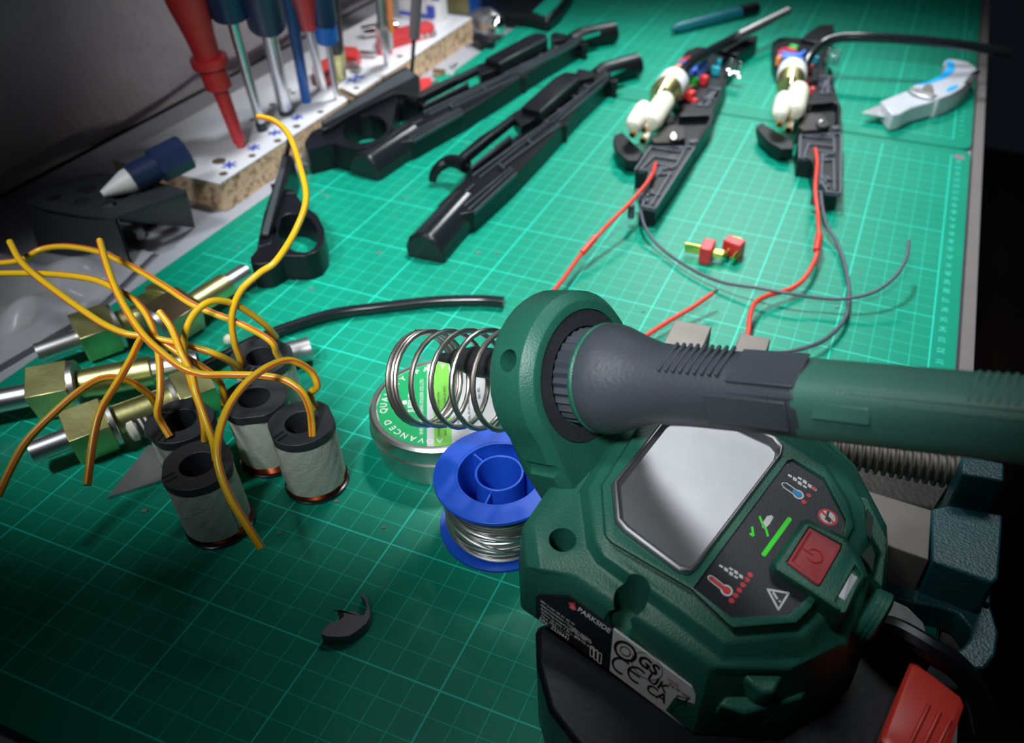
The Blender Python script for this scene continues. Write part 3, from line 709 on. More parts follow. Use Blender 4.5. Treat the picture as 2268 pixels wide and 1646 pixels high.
# ================================================================== solder spool
sc0 = V(-16.2, 12.75, 0)
SP = thing('solder_spool', sc0, 'blue plastic spool wound with silver solder wire, in front of the tin', 'spool')
H = 3.05; RO = 2.62
fl = MB(M['blue']); fl.ring(sc0, Z3, 0.95, RO, 0.16, 64); fl.ring(sc0, Z3, 0.88, 0.98, H, 48)
fl.ring(sc0 + Z3 * (H - 0.16), Z3, 1.75, RO, 0.16, 64); fl.ring(sc0, Z3, 1.65, 1.77, H - 0.02, 48)
for k in range(3):
    t = math.radians(35 + 120 * k); dr = V(math.cos(t), math.sin(t), 0); fl.box(sc0 + dr * 1.35 + Z3 * (H / 2), (0.8, 0.1, H - 0.3), (dr, Z3.cross(dr), Z3))
fl.build('spool_body', SP, bevel=0.02)
sw = MB(M['solder']); P = []
for lay in range(1):
    for i in range(16 * 40):
        t = i / 40; P.append(sc0 + V(math.cos(2 * pi * t), math.sin(2 * pi * t), 0) * (2.13 + 0.03 * math.sin(t * 0.7)) + Z3 * (0.32 + t * 0.152))
sw.tube(P, 0.082, 8)
for z0, z1, ph in ((0.3, 1.6, 0.4), (1.2, 0.35, 2.2), (0.9, 1.9, 1.0)):
    sw.tube([sc0 + V(math.cos(2 * pi * k / 60 + ph), math.sin(2 * pi * k / 60 + ph), 0) * (2.28) + Z3 * (z0 + (z1 - z0) * (0.5 - 0.5 * math.cos(2 * pi * k / 60))) for k in range(61)], 0.08, 8)
sw.tube(smooth([sc0 + V(0.55, 1.5, 2.7), sc0 + V(0.5, 1.35, 3.05), sc0 + V(0.5, 1.15, 3.1)], 6), 0.07, 8)
sw.ring(sc0 + Z3 * 0.2, Z3, 1.8, 2.06, H - 0.45, 48); sw.build('solder_winding', SP)

# ================================================================== coils
def coil(cx, cy, lab, ang=0.0, tilt=(0, 0), H=3.65, R=1.34, cutang=None, wires=()):
    T = thing('wound_coil', (cx, cy, 0), lab, 'coil', 'taped magnet coils')
    c = V(cx, cy, 0); ax = (Z3 + V(tilt[0], tilt[1], 0)).normalized(); u, v = perp(ax)
    rot = lambda t: u * math.cos(t) + v * math.sin(t)
    if tilt != (0, 0): c = c + Z3 * 0.12
    # top flange with flat sides, bore, printed notches
    fo = MB(M['rubber']); N = 56; f1 = []; f0 = []; i1 = []; i0 = []; w0 = []; w1 = []
    for i in range(N):
        t = 2 * pi * i / N; r = R * 1.02; q = abs(math.cos(t - ang))
        if q > 0.93: r = r * 0.93 / q
        f1.append(c + ax * H + rot(t) * r); f0.append(c + ax * (H - 0.42) + rot(t) * r)
        i1.append(c + ax * H + rot(t) * 0.66); i0.append(c + ax * 0.02 + rot(t) * 0.66); w0.append(c + ax * 0.02 + rot(t) * 0.78); w1.append(c + ax * (H - 0.42) + rot(t) * 0.78)
    Vv = i0 + w0 + w1 + f0 + f1 + i1; Fc = []
    for k in range(6):
        k2 = (k + 1) % 6
        for i in range(N): j = (i + 1) % N; Fc.append([k * N + i, k * N + j, k2 * N + j, k2 * N + i])
    fo.add(Vv, Fc)
    fo.build('bobbin', T, bevel=0.03, ang=25)
    dm = MB(M['rubber'], M['blackgloss'])
    for k in (0.9, 2.0, 3.6, 5.2): dm.lathe([(H - 0.02, 0.11), (H + 0.012, 0.1)], c + rot(ang + k) * 1.0, ax, 16, 0)
    for k in (-0.12, 0.12):
        d = rot(ang + 2.7 + k); dm.box(c + ax * (H + 0.0) + rot(ang + 2.7) * 1.05 + rot(ang + 2.7 + pi / 2) * k * 1.1, (0.5, 0.1, 0.03), (rot(ang + 2.7), rot(ang + 2.7 + pi / 2), ax), 1)
    dm.build('bobbin_notches', T)
    tp_ = MB(M['tape'], M['tape2']); n = 60; nz = 8; L = []
    for k in range(nz + 1):
        h = 0.5 + (H - 0.92) * k / nz; L.append([c + ax * h + rot(2 * pi * i / n) * (1.27 + 0.012 * math.sin(5 * i + k * 2.1) + 0.01 * math.sin(3.1 * k)) for i in range(n)])
    f0_ = len(tp_.f); tp_.loft(L, caps=False)
    L = []
    for k in range(21):
        h = 0.48 + (H - 0.88) * k / 20; e_ = 2.25 + 0.13 * math.sin(k * 0.7 + ang * 3) + 0.05 * math.sin(k * 2.3)
        L.append([c + ax * h + rot(ang * 2 + e_ * i / 30) * (1.325 + 0.008 * math.sin(i * 0.9 + k)) for i in range(31)])
    tp_.loft(L, 1, caps=False, closed=False)
    tp_.build('tape_wrap', T, ang=60)
    w_ = MB(M['copper']); 
    for k in range(4): w_.lathe([(0.2 + k * 0.085, 1.26), (0.24 + k * 0.085, 1.3), (0.28 + k * 0.085, 1.26)], c, ax, 48, caps=False)
    w_.build('copper_winding', T)
    MB(M['blackgloss']).lathe([(0.0, 1.28), (0.03, 1.36), (0.16, 1.38), (0.2, 1.3), (0.2, 0.7), (0.0, 0.7), (0.0, 1.28)], c, ax, 48, caps=False).build('lower_flange', T)
    for wpts in wires:
        P = [at(*p) if len(p) == 3 else p for p in wpts]; P = smooth(P, 8)
        wm = MB(M['yellow'], M['redstripe']); wm.tube(P, 0.145, 20, 0, stripe=(1, (4, 5, 14, 15))); wm.build('lead_wire', T, ang=80)
    return T
W1 = [(536, 812, 3.6), (530, 790, 4.2), (519, 757, 5.0), (514, 700, 6.2), (533, 645, 7.2), (575, 605, 7.8), (612, 578, 8.2), (655, 510, 8.8), (678, 440, 9.2), (665, 370, 9.4), (640, 300, 9.4), (608, 268, 9.3), (572, 258, 9.2)]
W2 = [(624, 800, 3.6), (612, 782, 4.2), (605, 762, 4.8), (580, 742, 5.2), (525, 714, 5.8), (432, 677, 6.4), (370, 637, 6.6), (309, 600, 6.6), (262, 576, 6.6), (216, 557, 6.4), (148, 546, 6.2), (93, 552, 6.0), (46, 576, 5.8), (0, 583, 5.6), (-60, 590, 5.4)]
W3 = [(611, 746, 3.9), (590, 722, 4.9), (548, 690, 6), (508, 670, 6.8), (465, 668, 7.2), (430, 695, 7.0), (410, 740, 6.6), (408, 790, 6.2), (425, 850, 5.6), (444, 905, 5.0), (452, 945, 4.4), (453, 975, 3.7)]
W4 = [(692, 966, 3.6), (690, 935, 4.1), (685, 905, 4.7), (668, 868, 5.4), (630, 842, 5.8), (578, 832, 6.0), (509, 830, 6.2), (447, 829, 6.4), (401, 813, 6.6), (349, 773, 6.9), (315, 739, 7.1), (284, 693, 7.4), (256, 640, 7.7), (235, 582, 7.9), (221, 533, 8.0)]
W5 = [(697, 903, 3.7), (690, 885, 4.3), (687, 871, 4.6), (700, 860, 5), (702, 848, 5.3), (690, 824, 5.8), (663, 805, 6.4), (632, 799, 6.8), (586, 817, 7.2), (540, 854, 7.3), (502, 910, 7.1), (482, 978, 6.7), (484, 1033, 6.2), (509, 1101, 5.4), (546, 1163, 4.6), (578, 1214, 3.9)]
W6 = [(377, 968, 3.7), (360, 940, 4.1), (349, 915, 4.6), (355, 870, 5.2), (353, 800, 5.9), (343, 742, 6.4), (324, 696, 6.8), (296, 665, 7.0), (262, 644, 7.0), (216, 622, 6.9), (154, 611, 6.6), (77, 606, 6.2), (0, 606, 5.8), (-60, 608, 5.5)]
W7 = [(350, 920, 3.7), (343, 893, 4.6), (324, 869, 5.2), (287, 845, 5.8), (253, 836, 6.1), (216, 842, 6.2), (173, 869, 6.1), (123, 912, 5.8), (62, 974, 5.3), (28, 1030, 4.8), (-5, 1100, 4.2)]
W8a = [(533, 824, 3.8), (522, 808, 4.6), (481, 786, 5.6), (432, 770, 6.0), (383, 758, 6.3), (315, 745, 6.5), (278, 739, 6.6), (235, 721, 6.7), (191, 693, 6.8), (139, 656, 6.8), (86, 616, 6.8), (46, 579, 6.8), (22, 536, 6.8)]
W8b = [(498, 896, 3.7), (493, 862, 4.4), (480, 838, 5.0), (455, 818, 5.4), (417, 795, 5.8), (364, 762, 6.2), (335, 742, 6.5), (312, 752, 6.6), (290, 795, 6.6), (262, 844, 6.4), (225, 906, 6.0), (208, 965, 5.5), (193, 1075, 4.5)]
W9 = [(478, 1018, 3.9), (472, 980, 4.6), (452, 922, 5.4), (434, 870, 6.0), (423, 825, 6.4), (402, 782, 6.9), (380, 727, 7.4), (353, 690, 7.8)]
coil(-27.1, 8.3, 'nearest taped coil, in front, with a yellow wire arching up from it', 0.9, wires=[W9])
coil(-24.75, 11.8, 'right-hand taped coil standing beside the solder tin', 0.7, wires=[W4, W5])
coil(-27.52, 12.35, 'middle taped coil standing between the others, its notches facing right', 2.6, wires=[W8a, W8b])
coil(-29.0, 14.75, 'rear taped coil next to a steel tube end', 0.2, wires=[W1, W2])
coil(-29.45, 10.05, 'left taped coil half hidden behind the nearest one, beside the nylon piston', 0.3, wires=[W6, W7, W3])

# ================================================================== plunger fittings at the left
def fitting(lab, p0, p1, parts, z=1.25):
    a = at(p0[0], p0[1], z); b = at(p1[0], p1[1], z); d = (b - a).normalized(); L = (b - a).length
    T = thing('solenoid_plunger', (a.x, a.y, 0), lab, 'plunger', 'brass and steel plungers')
    u = d.cross(Z3).normalized()
    for kind, s0, s1, r, mt_ in parts:
        q = a + d * (s0 * L); e = a + d * (s1 * L); mb = MB(M[mt_])
        if kind == 'tube': mb.ring(q, d, r * 0.78, r, (e - q).length, 32); nm = 'steel_tube'
        elif kind == 'rod': mb.lathe([(0, r * 0.92), (0.06, r), ((e - q).length - 0.06, r), ((e - q).length, r * 0.92)], q, d, 32); nm = 'barrel'
        elif kind == 'nut':
            nm = 'square_nut'; tz = d.cross(u).normalized(); ax = (d, (u + tz * 0.25).normalized(), d.cross((u + tz * 0.25).normalized()))
            mb.box((q + e) / 2, ((e - q).length, r * 1.8, r * 1.8), ax)
        elif kind == 'washer': mb.lathe([(0, r * 0.95), (0.03, r), ((e - q).length - 0.03, r), ((e - q).length, r * 0.95)], q, d, 40); nm = 'washer'
        mb.build(nm, T, bevel=0.04 if kind == 'nut' else 0)
    return T
fitting('upper plunger with pale square nut, left of the crossing wires', (82, 783), (350, 690), [('tube', 0, 0.34, 0.5, 'steel'), ('nut', 0.33, 0.62, 1.02, 'brass'), ('washer', 0.62, 0.66, 1.2, 'steel'), ('rod', 0.66, 1.0, 0.72, 'brass')], 1.3)
fitting('rosy plunger reaching right toward the trigger guard, steel tube end on the mat', (335, 735), (545, 603), [('washer', 0, 0.05, 1.25, 'steel'), ('nut', 0.05, 0.4, 1.02, 'pinkbrass'), ('rod', 0.4, 0.78, 0.66, 'brass'), ('tube', 0.76, 1.0, 0.52, 'steel')], 1.3)
fitting('middle plunger with dull gold square nut at the left picture edge', (-60, 900), (440, 800), [('tube', 0, 0.26, 0.55, 'steel'), ('nut', 0.25, 0.43, 1.02, 'brass'), ('washer', 0.43, 0.46, 1.2, 'steel'), ('rod', 0.46, 0.79, 0.72, 'brass'), ('tube', 0.79, 1.0, 0.6, 'steel')], 1.25)
fitting('nearest plunger with olive square nut, hollow tube end toward the viewer', (68, 1003), (482, 850), [('tube', 0, 0.24, 0.5, 'steel'), ('nut', 0.19, 0.4, 1.0, 'brass'), ('washer', 0.4, 0.43, 1.1, 'steel'), ('rod', 0.43, 0.8, 0.72, 'brass'), ('washer', 0.74, 0.77, 1.05, 'steel'), ('nut', 0.77, 0.97, 0.95, 'brass')], 1.3)
fitting('steel tube end beside the rear coil', (600, 795), (688, 772), [('tube', 0, 1, 0.62, 'steel')], 0.75)
a = at(276, 952, 0.95); b = at(360, 912, 0.95)
NP = thing('nylon_piston', (a.x, a.y, 0), 'cream nylon piston with black rubber rings lying beside the nearest plunger', 'piston')
d = (b - a).normalized(); MB(M['nylon']).lathe([(0, 0.5), (0.12, 0.68), (0.35, 0.72), (0.4, 0.62), (0.5, 0.72), (2.0, 0.72)], a, d, 32).build('piston_body', NP)
for k in range(3):
    MB(M['rubber']).lathe([(0.42 + k * 0.24, 0.7), (0.47 + k * 0.24, 0.77), (0.54 + k * 0.24, 0.77), (0.59 + k * 0.24, 0.7)], a, d, 32).build('rubber_ring', NP)
# small gold bracket behind
g = MB(M['brass']); g.prism([at(x, y, 1.9) for x, y in [(300, 655), (345, 638), (372, 652), (332, 690)]], 0.2).box(at(352, 645, 2.0), (1.4, 0.5, 0.4)); 
tag(g.build('brass_bracket', loc=at(335, 665, 0), bevel=0.05), 'small folded brass bracket behind the upper plungers', 'bracket')
# scraper blade
bp_ = [at(x, y, 0.16) for x, y in [(238, 1101), (328, 986), (350, 985), (362, 1062)]]
tag(MB(M['tray']).prism(bp_, 0.02).build('blade', loc=at(330, 1040, 0)), 'triangular steel blade tip poking out under the nearest coil', 'blade')
tag(MB(M['nylon']).sphere(at(507, 752, 0.3), 0.28).build('nylon_ball', loc=at(507, 752, 0)), 'tiny cream ball beside the black tube', 'ball')

# black bent tube on the mat
P = [at(x, y, 0.42) for x, y in [(440, 820), (500, 788), (560, 757), (640, 725), (740, 695), (850, 680), (960, 668), (1060, 665), (1116, 669)]]
tb = MB(M['blackgloss']); tb.tube(smooth(P, 8), 0.3, 16); tag(tb.build('black_tube', loc=P[4] - Z3 * 0.42), 'glossy black bent plastic tube lying behind the coils', 'tube')
tb = None
# broken plastic piece
zb_ = zc(560, 1000, 3.658)
ho_ = zb_([(550, 1480), (590, 1420), (640, 1380), (700, 1370), (740, 1330), (720, 1290), (680, 1290), (740, 1300), (830, 1295), (870, 1330), (900, 1325), (925, 1260), (910, 1200), (870, 1160), (880, 1150), (920, 1190), (945, 1260), (950, 1330), (920, 1390), (850, 1450), (780, 1495), (700, 1505), (600, 1500)])
tag(MB(M['greycap']).prism([at(x, y, 0.5) for x, y in ho_], 0.0).build('plastic_offcut', loc=at(780, 1390, 0), bevel=0.05), 'dark broken plastic offcut with a hooked tail alone on the near mat', 'offcut')

# ================================================================== long black shells
def rail(mb, p, q, wd, h0, h1, mi=0):
    a = at(p[0], p[1], h1); b = at(q[0], q[1], h1); d = (b - a).normalized(); n = Z3.cross(d) * wd / 2
    mb.prism([a + n, a - n, b - n, b + n], h0, mi)
z2 = zc(880, 100, 3.293)
def build_shell():
    front = at(*z2([(200, 1570)])[0], 0)
    T = thing('rifle_shell_half', front, 'nearer of two long black gun shell halves, its glossy butt alone on open mat', 'shell', 'long black shell halves')
    q = lambda L, z: [at(x, y, z) for x, y in z2(L)]
    hs = MB(M['black'])
    hs.prism(q([(295, 1165), (540, 930), (640, 860), (830, 690), (1060, 545), (1310, 330), (1440, 215), (1545, 175), (1560, 235), (1350, 430), (1190, 600), (1080, 720), (870, 935), (555, 1215), (420, 1240), (300, 1190)], 1.5), 0)
    hs.build('housing', T, bevel=0.06)
    rl = MB(M['edge'])
    for a, b, w_, h in (((560, 1210), (870, 925), 0.12, 1.66), ((520, 1195), (850, 900), 0.1, 1.66), ((490, 1165), (830, 890), 0.1, 1.66), ((430, 1130), (560, 1010), 0.12, 1.7), ((550, 945), (1070, 570), 0.14, 1.8), ((600, 960), (1110, 560), 0.1, 1.7), ((780, 870), (1190, 570), 0.12, 1.75), ((1070, 560), (1560, 190), 0.14, 1.85), ((1185, 545), (1540, 235), 0.1, 1.75), ((1120, 560), (1400, 330), 0.1, 1.7)):
        rail(rl, z2([a])[0], z2([b])[0], w_, 1.4, h)
    for a in ((1090, 555), (1180, 470), (1290, 370), (960, 700), (760, 880), (1380, 300)):
        p = at(*z2([a])[0], 1.75); rl.box(p - Z3 * 0.1, (0.7, 0.15, 0.3), (V(0.8, -0.6, 0), V(0.6, 0.8, 0), Z3))
    rl.build('ribs', T, bevel=0.02)
    # glossy butt: rounded beam
    a = at(*z2([(205, 1570)])[0], 0); b = at(*z2([(480, 1260)])[0], 0); d = (b - a).normalized(); s_ = d.cross(Z3).normalized()
    prof = [(-1.25, 0), (-1.3, 0.7), (-1.0, 1.35), (-0.45, 1.75), (0.1, 1.85), (0.6, 1.7), (1.05, 1.3), (1.3, 0.7), (1.25, 0)]
    bt_ = MB(M['blackgloss']); Ln = (b - a).length
    bt_.loft([[a + d * t + s_ * (x * k) + Z3 * (y * k) for x, y in prof] for t, k in ((0, 0.9), (0.15, 1), (Ln, 1), (Ln + 0.3, 1))])
    bt_.build('butt', T, bevel=0.04)
    fr = MB(M['black'], M['edge'])
    fr.prism(q([(435, 805), (600, 665), (720, 590), (850, 490), (915, 450), (935, 475), (840, 540), (480, 830)], 2.1), 1.5)
    fr.prism(q([(435, 805), (480, 820), (540, 880), (820, 650), (835, 680), (545, 905), (440, 840)], 2.0), 1.3)
    rail(fr, z2([(470, 818)])[0], z2([(850, 520)])[0], 0.1, 1.9, 2.2, 1); rail(fr, z2([(540, 888)])[0], z2([(815, 668)])[0], 0.1, 1.9, 2.12, 1)
    fr.build('slotted_frame', T, bevel=0.04)
    cp = MB(M['black'], M['edge']); top = q([(905, 455), (1150, 235), (1220, 200), (1300, 205), (1330, 240), (1045, 487)], 2.7)
    cp.loft([[p - Z3 * 1.0 for p in top], top, [p + Z3 * 0.08 for p in inset(top, 0.15)]]); rail(cp, z2([(1040, 482)])[0], z2([(1320, 240)])[0], 0.1, 2.6, 2.8, 1)
    cp.prism(q([(845, 520), (920, 465), (1040, 490), (1000, 540), (900, 590)], 2.2), 1.2); cp.build('cover_plate', T, bevel=0.05)
    hk_ = MB(M['black']); P = [at(*z2([(x, y)])[0], z) for x, y, z in ((500, 880, 1.9), (430, 850, 1.9), (370, 850, 1.7), (310, 885, 1.4), (270, 935, 0.9), (255, 990, 0.35))]
    hk_.tube(smooth(P, 6), 0.42, 10, taper=lambda t: 1.25 - 0.6 * t); hk_.build('hook', T)
    br = MB(M['black'], M['chrome']); a = at(*z2([(1440, 225)])[0], 0.95); b = at(*z2([(1745, 140)])[0], 0.95)
    br.lathe([(0, 0.6), (1, 0.9), ((b - a).length, 0.95)], a, b - a, 24); rail(br, z2([(1545, 193)])[0], z2([(1660, 143)])[0], 0.5, 1.6, 1.93, 1); br.build('muzzle', T)  # chrome strip stands in for the silver highlight along the muzzle
    for x, y in ((1575, 300), (1210, 620), (890, 900)):
        p = at(*z2([(x, y)])[0], 0.9); MB(M['black']).cyl(p, p + V(0, 0, 0.5), 0.4).cyl(V(p.x, p.y, 0), p + V(0, 0, 0.1), 0.3).build('screw_boss', T)
    MB(M['black']).prism(q([(1300, 200), (1320, 170), (1440, 190), (1440, 230), (1330, 250)], 1.9), 0.5).build('sight_block', T, bevel=0.04)
    return T
def copy_tree(o, parent=None):
    c = o.copy(); C.objects.link(c)
    if parent: c.parent = parent
    for ch in [x for x in bpy.data.objects if x.parent == o]: copy_tree(ch, c)
    return c
def rig(o, a, b, a2, b2):
    "turn and shift a thing so that point a goes to a2 and a->b points along a2->b2"
    t = math.atan2(b2.y - a2.y, b2.x - a2.x) - math.atan2(b.y - a.y, b.x - a.x)
    base = Vector(o['_b']); rel = Matrix.Rotation(t, 3, 'Z') @ (base - a)
    o.location = (a2 + rel) * S; o.rotation_euler = (0, 0, t)
SH2 = build_shell()
SH1 = copy_tree(SH2); SH1['label'] = 'farther of two long black gun shell halves, beside the guard frame and drilled board'
z1 = zc(660, 40, 3.065)
rig(SH1, at(969.6, 582.8), at(1414, 158), at(*z1([(520, 1105)])[0]), at(*z1([(2180, 135)])[0]))

# ================================================================== motor halves
z3 = zc(1340, 80, 3.918)
def build_motor_half():
    q = lambda L, z: [at(x, y, z) for x, y in z3(L)]
    o_ = at(*z3([(440, 1480)])[0], 1.7)
    T = thing('motor_shell_half', (o_.x, o_.y, 0), 'left open gun shell half with motor and twin cream nylon cylinders', 'shell', 'open shell halves with motors')
    hs = MB(M['black'])
    hs.prism(q([(262, 1160), (330, 1030), (400, 950), (560, 935), (785, 950), (620, 1220), (440, 1480), (300, 1475), (320, 1330), (370, 1180)], 1.45), 0)
    hs.prism(q([(430, 940), (620, 700), (640, 600), (560, 480), (600, 300), (700, 130), (790, 90), (960, 100), (1160, 130), (1150, 250), (1050, 360), (935, 620), (930, 740), (785, 950)], 0.9), 0)
    hs.prism(q([(640, 690), (760, 570), (930, 600), (1040, 360), (1060, 380), (950, 630), (930, 740), (785, 950), (765, 945), (905, 720), (900, 680)], 1.5), 0)
    hs.prism(q([(950, 110), (1090, 40), (1200, -5), (1330, -5), (1300, 60), (1150, 160)], 1.3), 0)
    hs.build('housing', T, bevel=0.06)
    cup = MB(M['black']); P = q([(330, 1010), (290, 1080), (180, 1070), (100, 1000), (70, 900), (80, 860), (150, 830)], 1.2)
    P2 = inset(P, 0.35); cup.loft([[V(p.x, p.y, 0) for p in inset(P, 0.5)], [p - Z3 * 0.5 for p in P], P]); cup.build('front_cup', T, bevel=0.06)
    rb_ = MB(M['rib'])
    def g(a, b, w_=0.13, z=1.6): rail(rb_, z3([a])[0], z3([b])[0], w_, 1.3, z)
    for a, b in (((262, 1155), (400, 955)), ((300, 1160), (430, 1030)), ((400, 955), (780, 960)), ((430, 965), (690, 1000)), ((420, 1035), (650, 1070)), ((440, 1100), (620, 1130)), ((300, 1150), (360, 1155)), ((700, 970), (610, 1130)), ((780, 955), (440, 1485)), ((500, 1130), (330, 1370)), ((570, 1180), (400, 1460)), ((310, 1465), (440, 1490)), ((480, 1130), (600, 1140)), ((460, 1190), (580, 1190)), ((370, 1350), (480, 1370)), ((400, 1180), (310, 1400)), ((580, 930), (560, 985)), ((700, 990), (600, 940)), ((340, 1330), (330, 1460))): g(a, b)
    for x, y in ((475, 1205), (350, 1395), (345, 1440), (390, 1365), (500, 1165)): rb_.ring(at(*z3([(x, y)])[0], 1.4), Z3, 0.12, 0.24, 0.2, 20)
    rb_.build('ribs', T, bevel=0.015); rb_ = MB(M['rib'])
    for a, b in (((800, 590), (920, 600)), ((820, 590), (980, 460)), ((870, 600), (990, 440)), ((840, 520), (960, 540)), ((900, 440), (1010, 460)), ((930, 480), (820, 600))): rail(rb_, z3([a])[0], z3([b])[0], 0.13, 0.8, 1.65)
    for x, y in ((905, 575), (790, 905), (230, 1465), (760, 910)): p = at(*z3([(x, y)])[0], 1.5); MB(M['rib']).cyl(p - Z3 * 0.9, p, 0.22, seg=16).build('screw_post', T)
    rb_.build('lattice', T, bevel=0.015)
    # motor
    sd_ = (at(1539, 322.5, 1.7) - at(1452.3, 457.7, 1.7)).normalized(); a = at(*z3([(470, 520)])[0], 2.5)
    ug = sd_.cross(Z3)
    MB(M['brass'], M['pinkbrass']).lathe([(-0.4, 0.95), (0.3, 1.12), (1.7, 1.12)], a + ug * 0.3, sd_, 32).cyl(a + ug * 0.3 - sd_ * 1.4 + Z3 * .5, a + ug * 0.3 + sd_ * 0.6 + Z3 * .9, 0.3, mi=1).build('motor_can', T)
    MB(M['white']).lathe([(1.5, 1.14), (1.6, 1.18), (3.2, 1.18), (3.3, 1.1)], a + ug * 0.3, sd_, 32).build('motor_wrap', T)
    # nylon cylinders
    for (p, e, r, nz_) in (((255, 765), (352, 610), 0.68, ((235, 862, 1.9),)), ((405, 735), (530, 545), 0.82, ((328, 812, 2.1), (325, 915, 1.4)))):
        A = at(*z3([p])[0], 2.5); Bq = at(*z3([e])[0], 3.0); Ln = (Bq - A).length
        cy_ = MB(M['nylon'], M['gold'], M['black']); cy_.lathe([(-0.5, 0.2), (-0.35, r * 0.7), (0, r * 0.95), (0.4, r), (Ln - 0.5, r), (Ln - 0.1, r * 0.85), (Ln + 0.15, r * 0.4)], A, Bq - A, 32)
        dn = (Bq - A).normalized()
        for nx, ny, nz3 in nz_:
            tipp = at(*z3([(nx, ny)])[0], nz3); root = tipp + dn * 2.2; root = V(root.x, root.y, min(root.z, 2.6))
            cy_.cyl(tipp + (root - tipp) * 0.12, root, 0.3, 0.36, 20); cy_.ring(tipp, root - tipp, 0.13, 0.24, 0.45, 20, 1)
            cy_.cyl(tipp + (root - tipp) * 0.02, tipp + (root - tipp) * 0.03, 0.13, mi=2, seg=12)
        cy_.build('nylon_cylinder', T)
    gb = MB(M['brass'], M['darkiron'], M['steel']); gb.prism(q([(400, 880), (560, 760), (690, 780), (700, 880), (600, 920), (420, 920)], 1.9), 1.0, 1).cyl(at(*z3([(560, 720)])[0], 1.2), at(*z3([(560, 720)])[0], 2.2), 0.34, mi=1)
    gb.cyl(at(*z3([(595, 870)])[0], 1.8), at(*z3([(595, 870)])[0], 2.3), 0.28, mi=2, seg=18); gb.build('gear_case', T, bevel=0.05)
    el = MB(M['greencomp'], M['bluecomp'], M['red'], M['tealcomp'], M['orangecomp'], M['white'], M['pinkbrass'])
    for (x, y, dx, dy, mi, z) in ((820, 165, .8, .4, 0, 1.8), (762, 360, .8, .7, 0, 1.7), (735, 240, 1.6, 1.6, 1, 1.7), (810, 290, .9, 1.1, 1, 1.6), (760, 190, 1.1, .25, 2, 2.0), (755, 480, .5, .7, 2, 1.6), (865, 345, .7, .6, 2, 1.6), (990, 200, .5, .4, 3, 1.6), (965, 268, .8, .35, 3, 1.6), (650, 250, .4, 1.4, 4, 1.7), (680, 200, .3, 1.2, 2, 1.8), (780, 545, .5, .4, 2, 1.5), (700, 450, .7, 1.8, 6, 1.8), (850, 230, .3, 1.5, 1, 1.9)):
        p = at(*z3([(x, y)])[0], z); el.box(p - Z3 * 0.35, (dx, dy, 0.8), (V(math.cos(-.3), math.sin(-.3), 0), V(math.sin(.3), math.cos(.3), 0), Z3), mi)
    el.build('wiring', T, bevel=0.12)
    cs = MB(M['chrome'])
    for x, y in ((1070, 280), (1115, 300), (1150, 305)):
        p = at(*z3([(x, y)])[0], 1.5); cs.tube([p + V(0.25 * math.cos(t * 0.9), 0.25 * math.sin(t * 0.9), -0.6 + t * 0.045) for t in range(32)], 0.05, 6)
    cs.build('contact_spring', T)
    return T
MH1 = build_motor_half()
MH2 = copy_tree(MH1); MH2['label'] = 'right open gun shell half with motor and twin cream nylon cylinders, nearer the utility knife'
rig(MH2, at(1452.3, 457.7, 1.7), at(1539, 322.5, 1.7), at(1862.7, 424, 1.7), at(1864.1, 289.8, 1.7))
def part(T, name, mb, **k): return mb.build(name, T, **k)
def wtube(T, name, mt_, pts, r, seg=10, n=8):
    P0 = smooth([at(*p) for p in pts], n); R_ = T.rotation_euler.z; L0 = Vector(T.location) / S; bs = Vector(T['_b'])
    inv = Matrix.Rotation(-R_, 3, 'Z'); P0 = [inv @ (p - L0) + bs for p in P0]
    m_ = MB(*mt_) if isinstance(mt_, (list, tuple)) else MB(mt_); m_.tube(P0, r, seg); return m_.build(name, T, ang=70)
wtube(MH1, 'red_lead', M['redwire'], [(1453, 362, 2.0), (1440, 395, 2.1), (1395, 450, 2.0), (1340, 505, 1.6), (1290, 560, 1.0), (1250, 615, 0.9), (1218, 660, 1.0), (1200, 730, 1.0), (1220, 790, 0.8), (1300, 820, 0.6), (1380, 780, 0.5), (1425, 748, 0.5), (1480, 712, 0.6), (1530, 683, 0.8), (1578, 650, 1.1)], 0.13)
wtube(MH1, 'red_lead_splice', M['redwire'], [(1318, 527, 1.4), (1290, 560, 1.02)], 0.2)
wtube(MH1, 'tinned_end', M['chrome'], [(1576, 652, 1.08), (1588, 643, 1.15)], 0.11)
wtube(MH1, 'black_lead', M['rib'], [(1412, 420, 1.5), (1418, 460, 1.3), (1430, 505, 0.8), (1465, 550, 0.4), (1530, 595, 0.4), (1600, 625, 0.5), (1680, 638, 0.8), (1745, 650, 0.9), (1820, 661, 0.8), (1880, 661, 0.9), (1940, 645, 1.2), (1985, 610, 1.7), (2008, 570, 2.2), (2013, 533, 2.6)], 0.1)
wtube(MH1, 'black_hose', M['blackgloss'], [(1500, 185, 2.6), (1510, 165, 3.0), (1530, 140, 3.0), (1570, 115, 2.6), (1620, 88, 2.2), (1660, 65, 2.2)], 0.42)
wtube(MH1, 'steel_barrel', M['steel'], [(1636, 80, 2.4), (1690, 53, 2.6), (1745, 26, 2.8)], 0.42)
wtube(MH2, 'red_lead', M['redwire'], [(1806, 330, 2.0), (1810, 360, 2.0), (1806, 420, 2.0), (1812, 480, 1.8), (1812, 550, 1.0), (1790, 605, 0.8), (1755, 638, 0.6), (1700, 655, 0.7), (1672, 672, 0.9), (1661, 700, 1.0), (1656, 742, 1.0), (1640, 790, 0.8)], 0.14)
wtube(MH2, 'red_lead_splice', M['redwire'], [(1815, 520, 1.4), (1808, 555, 1.0)], 0.22)
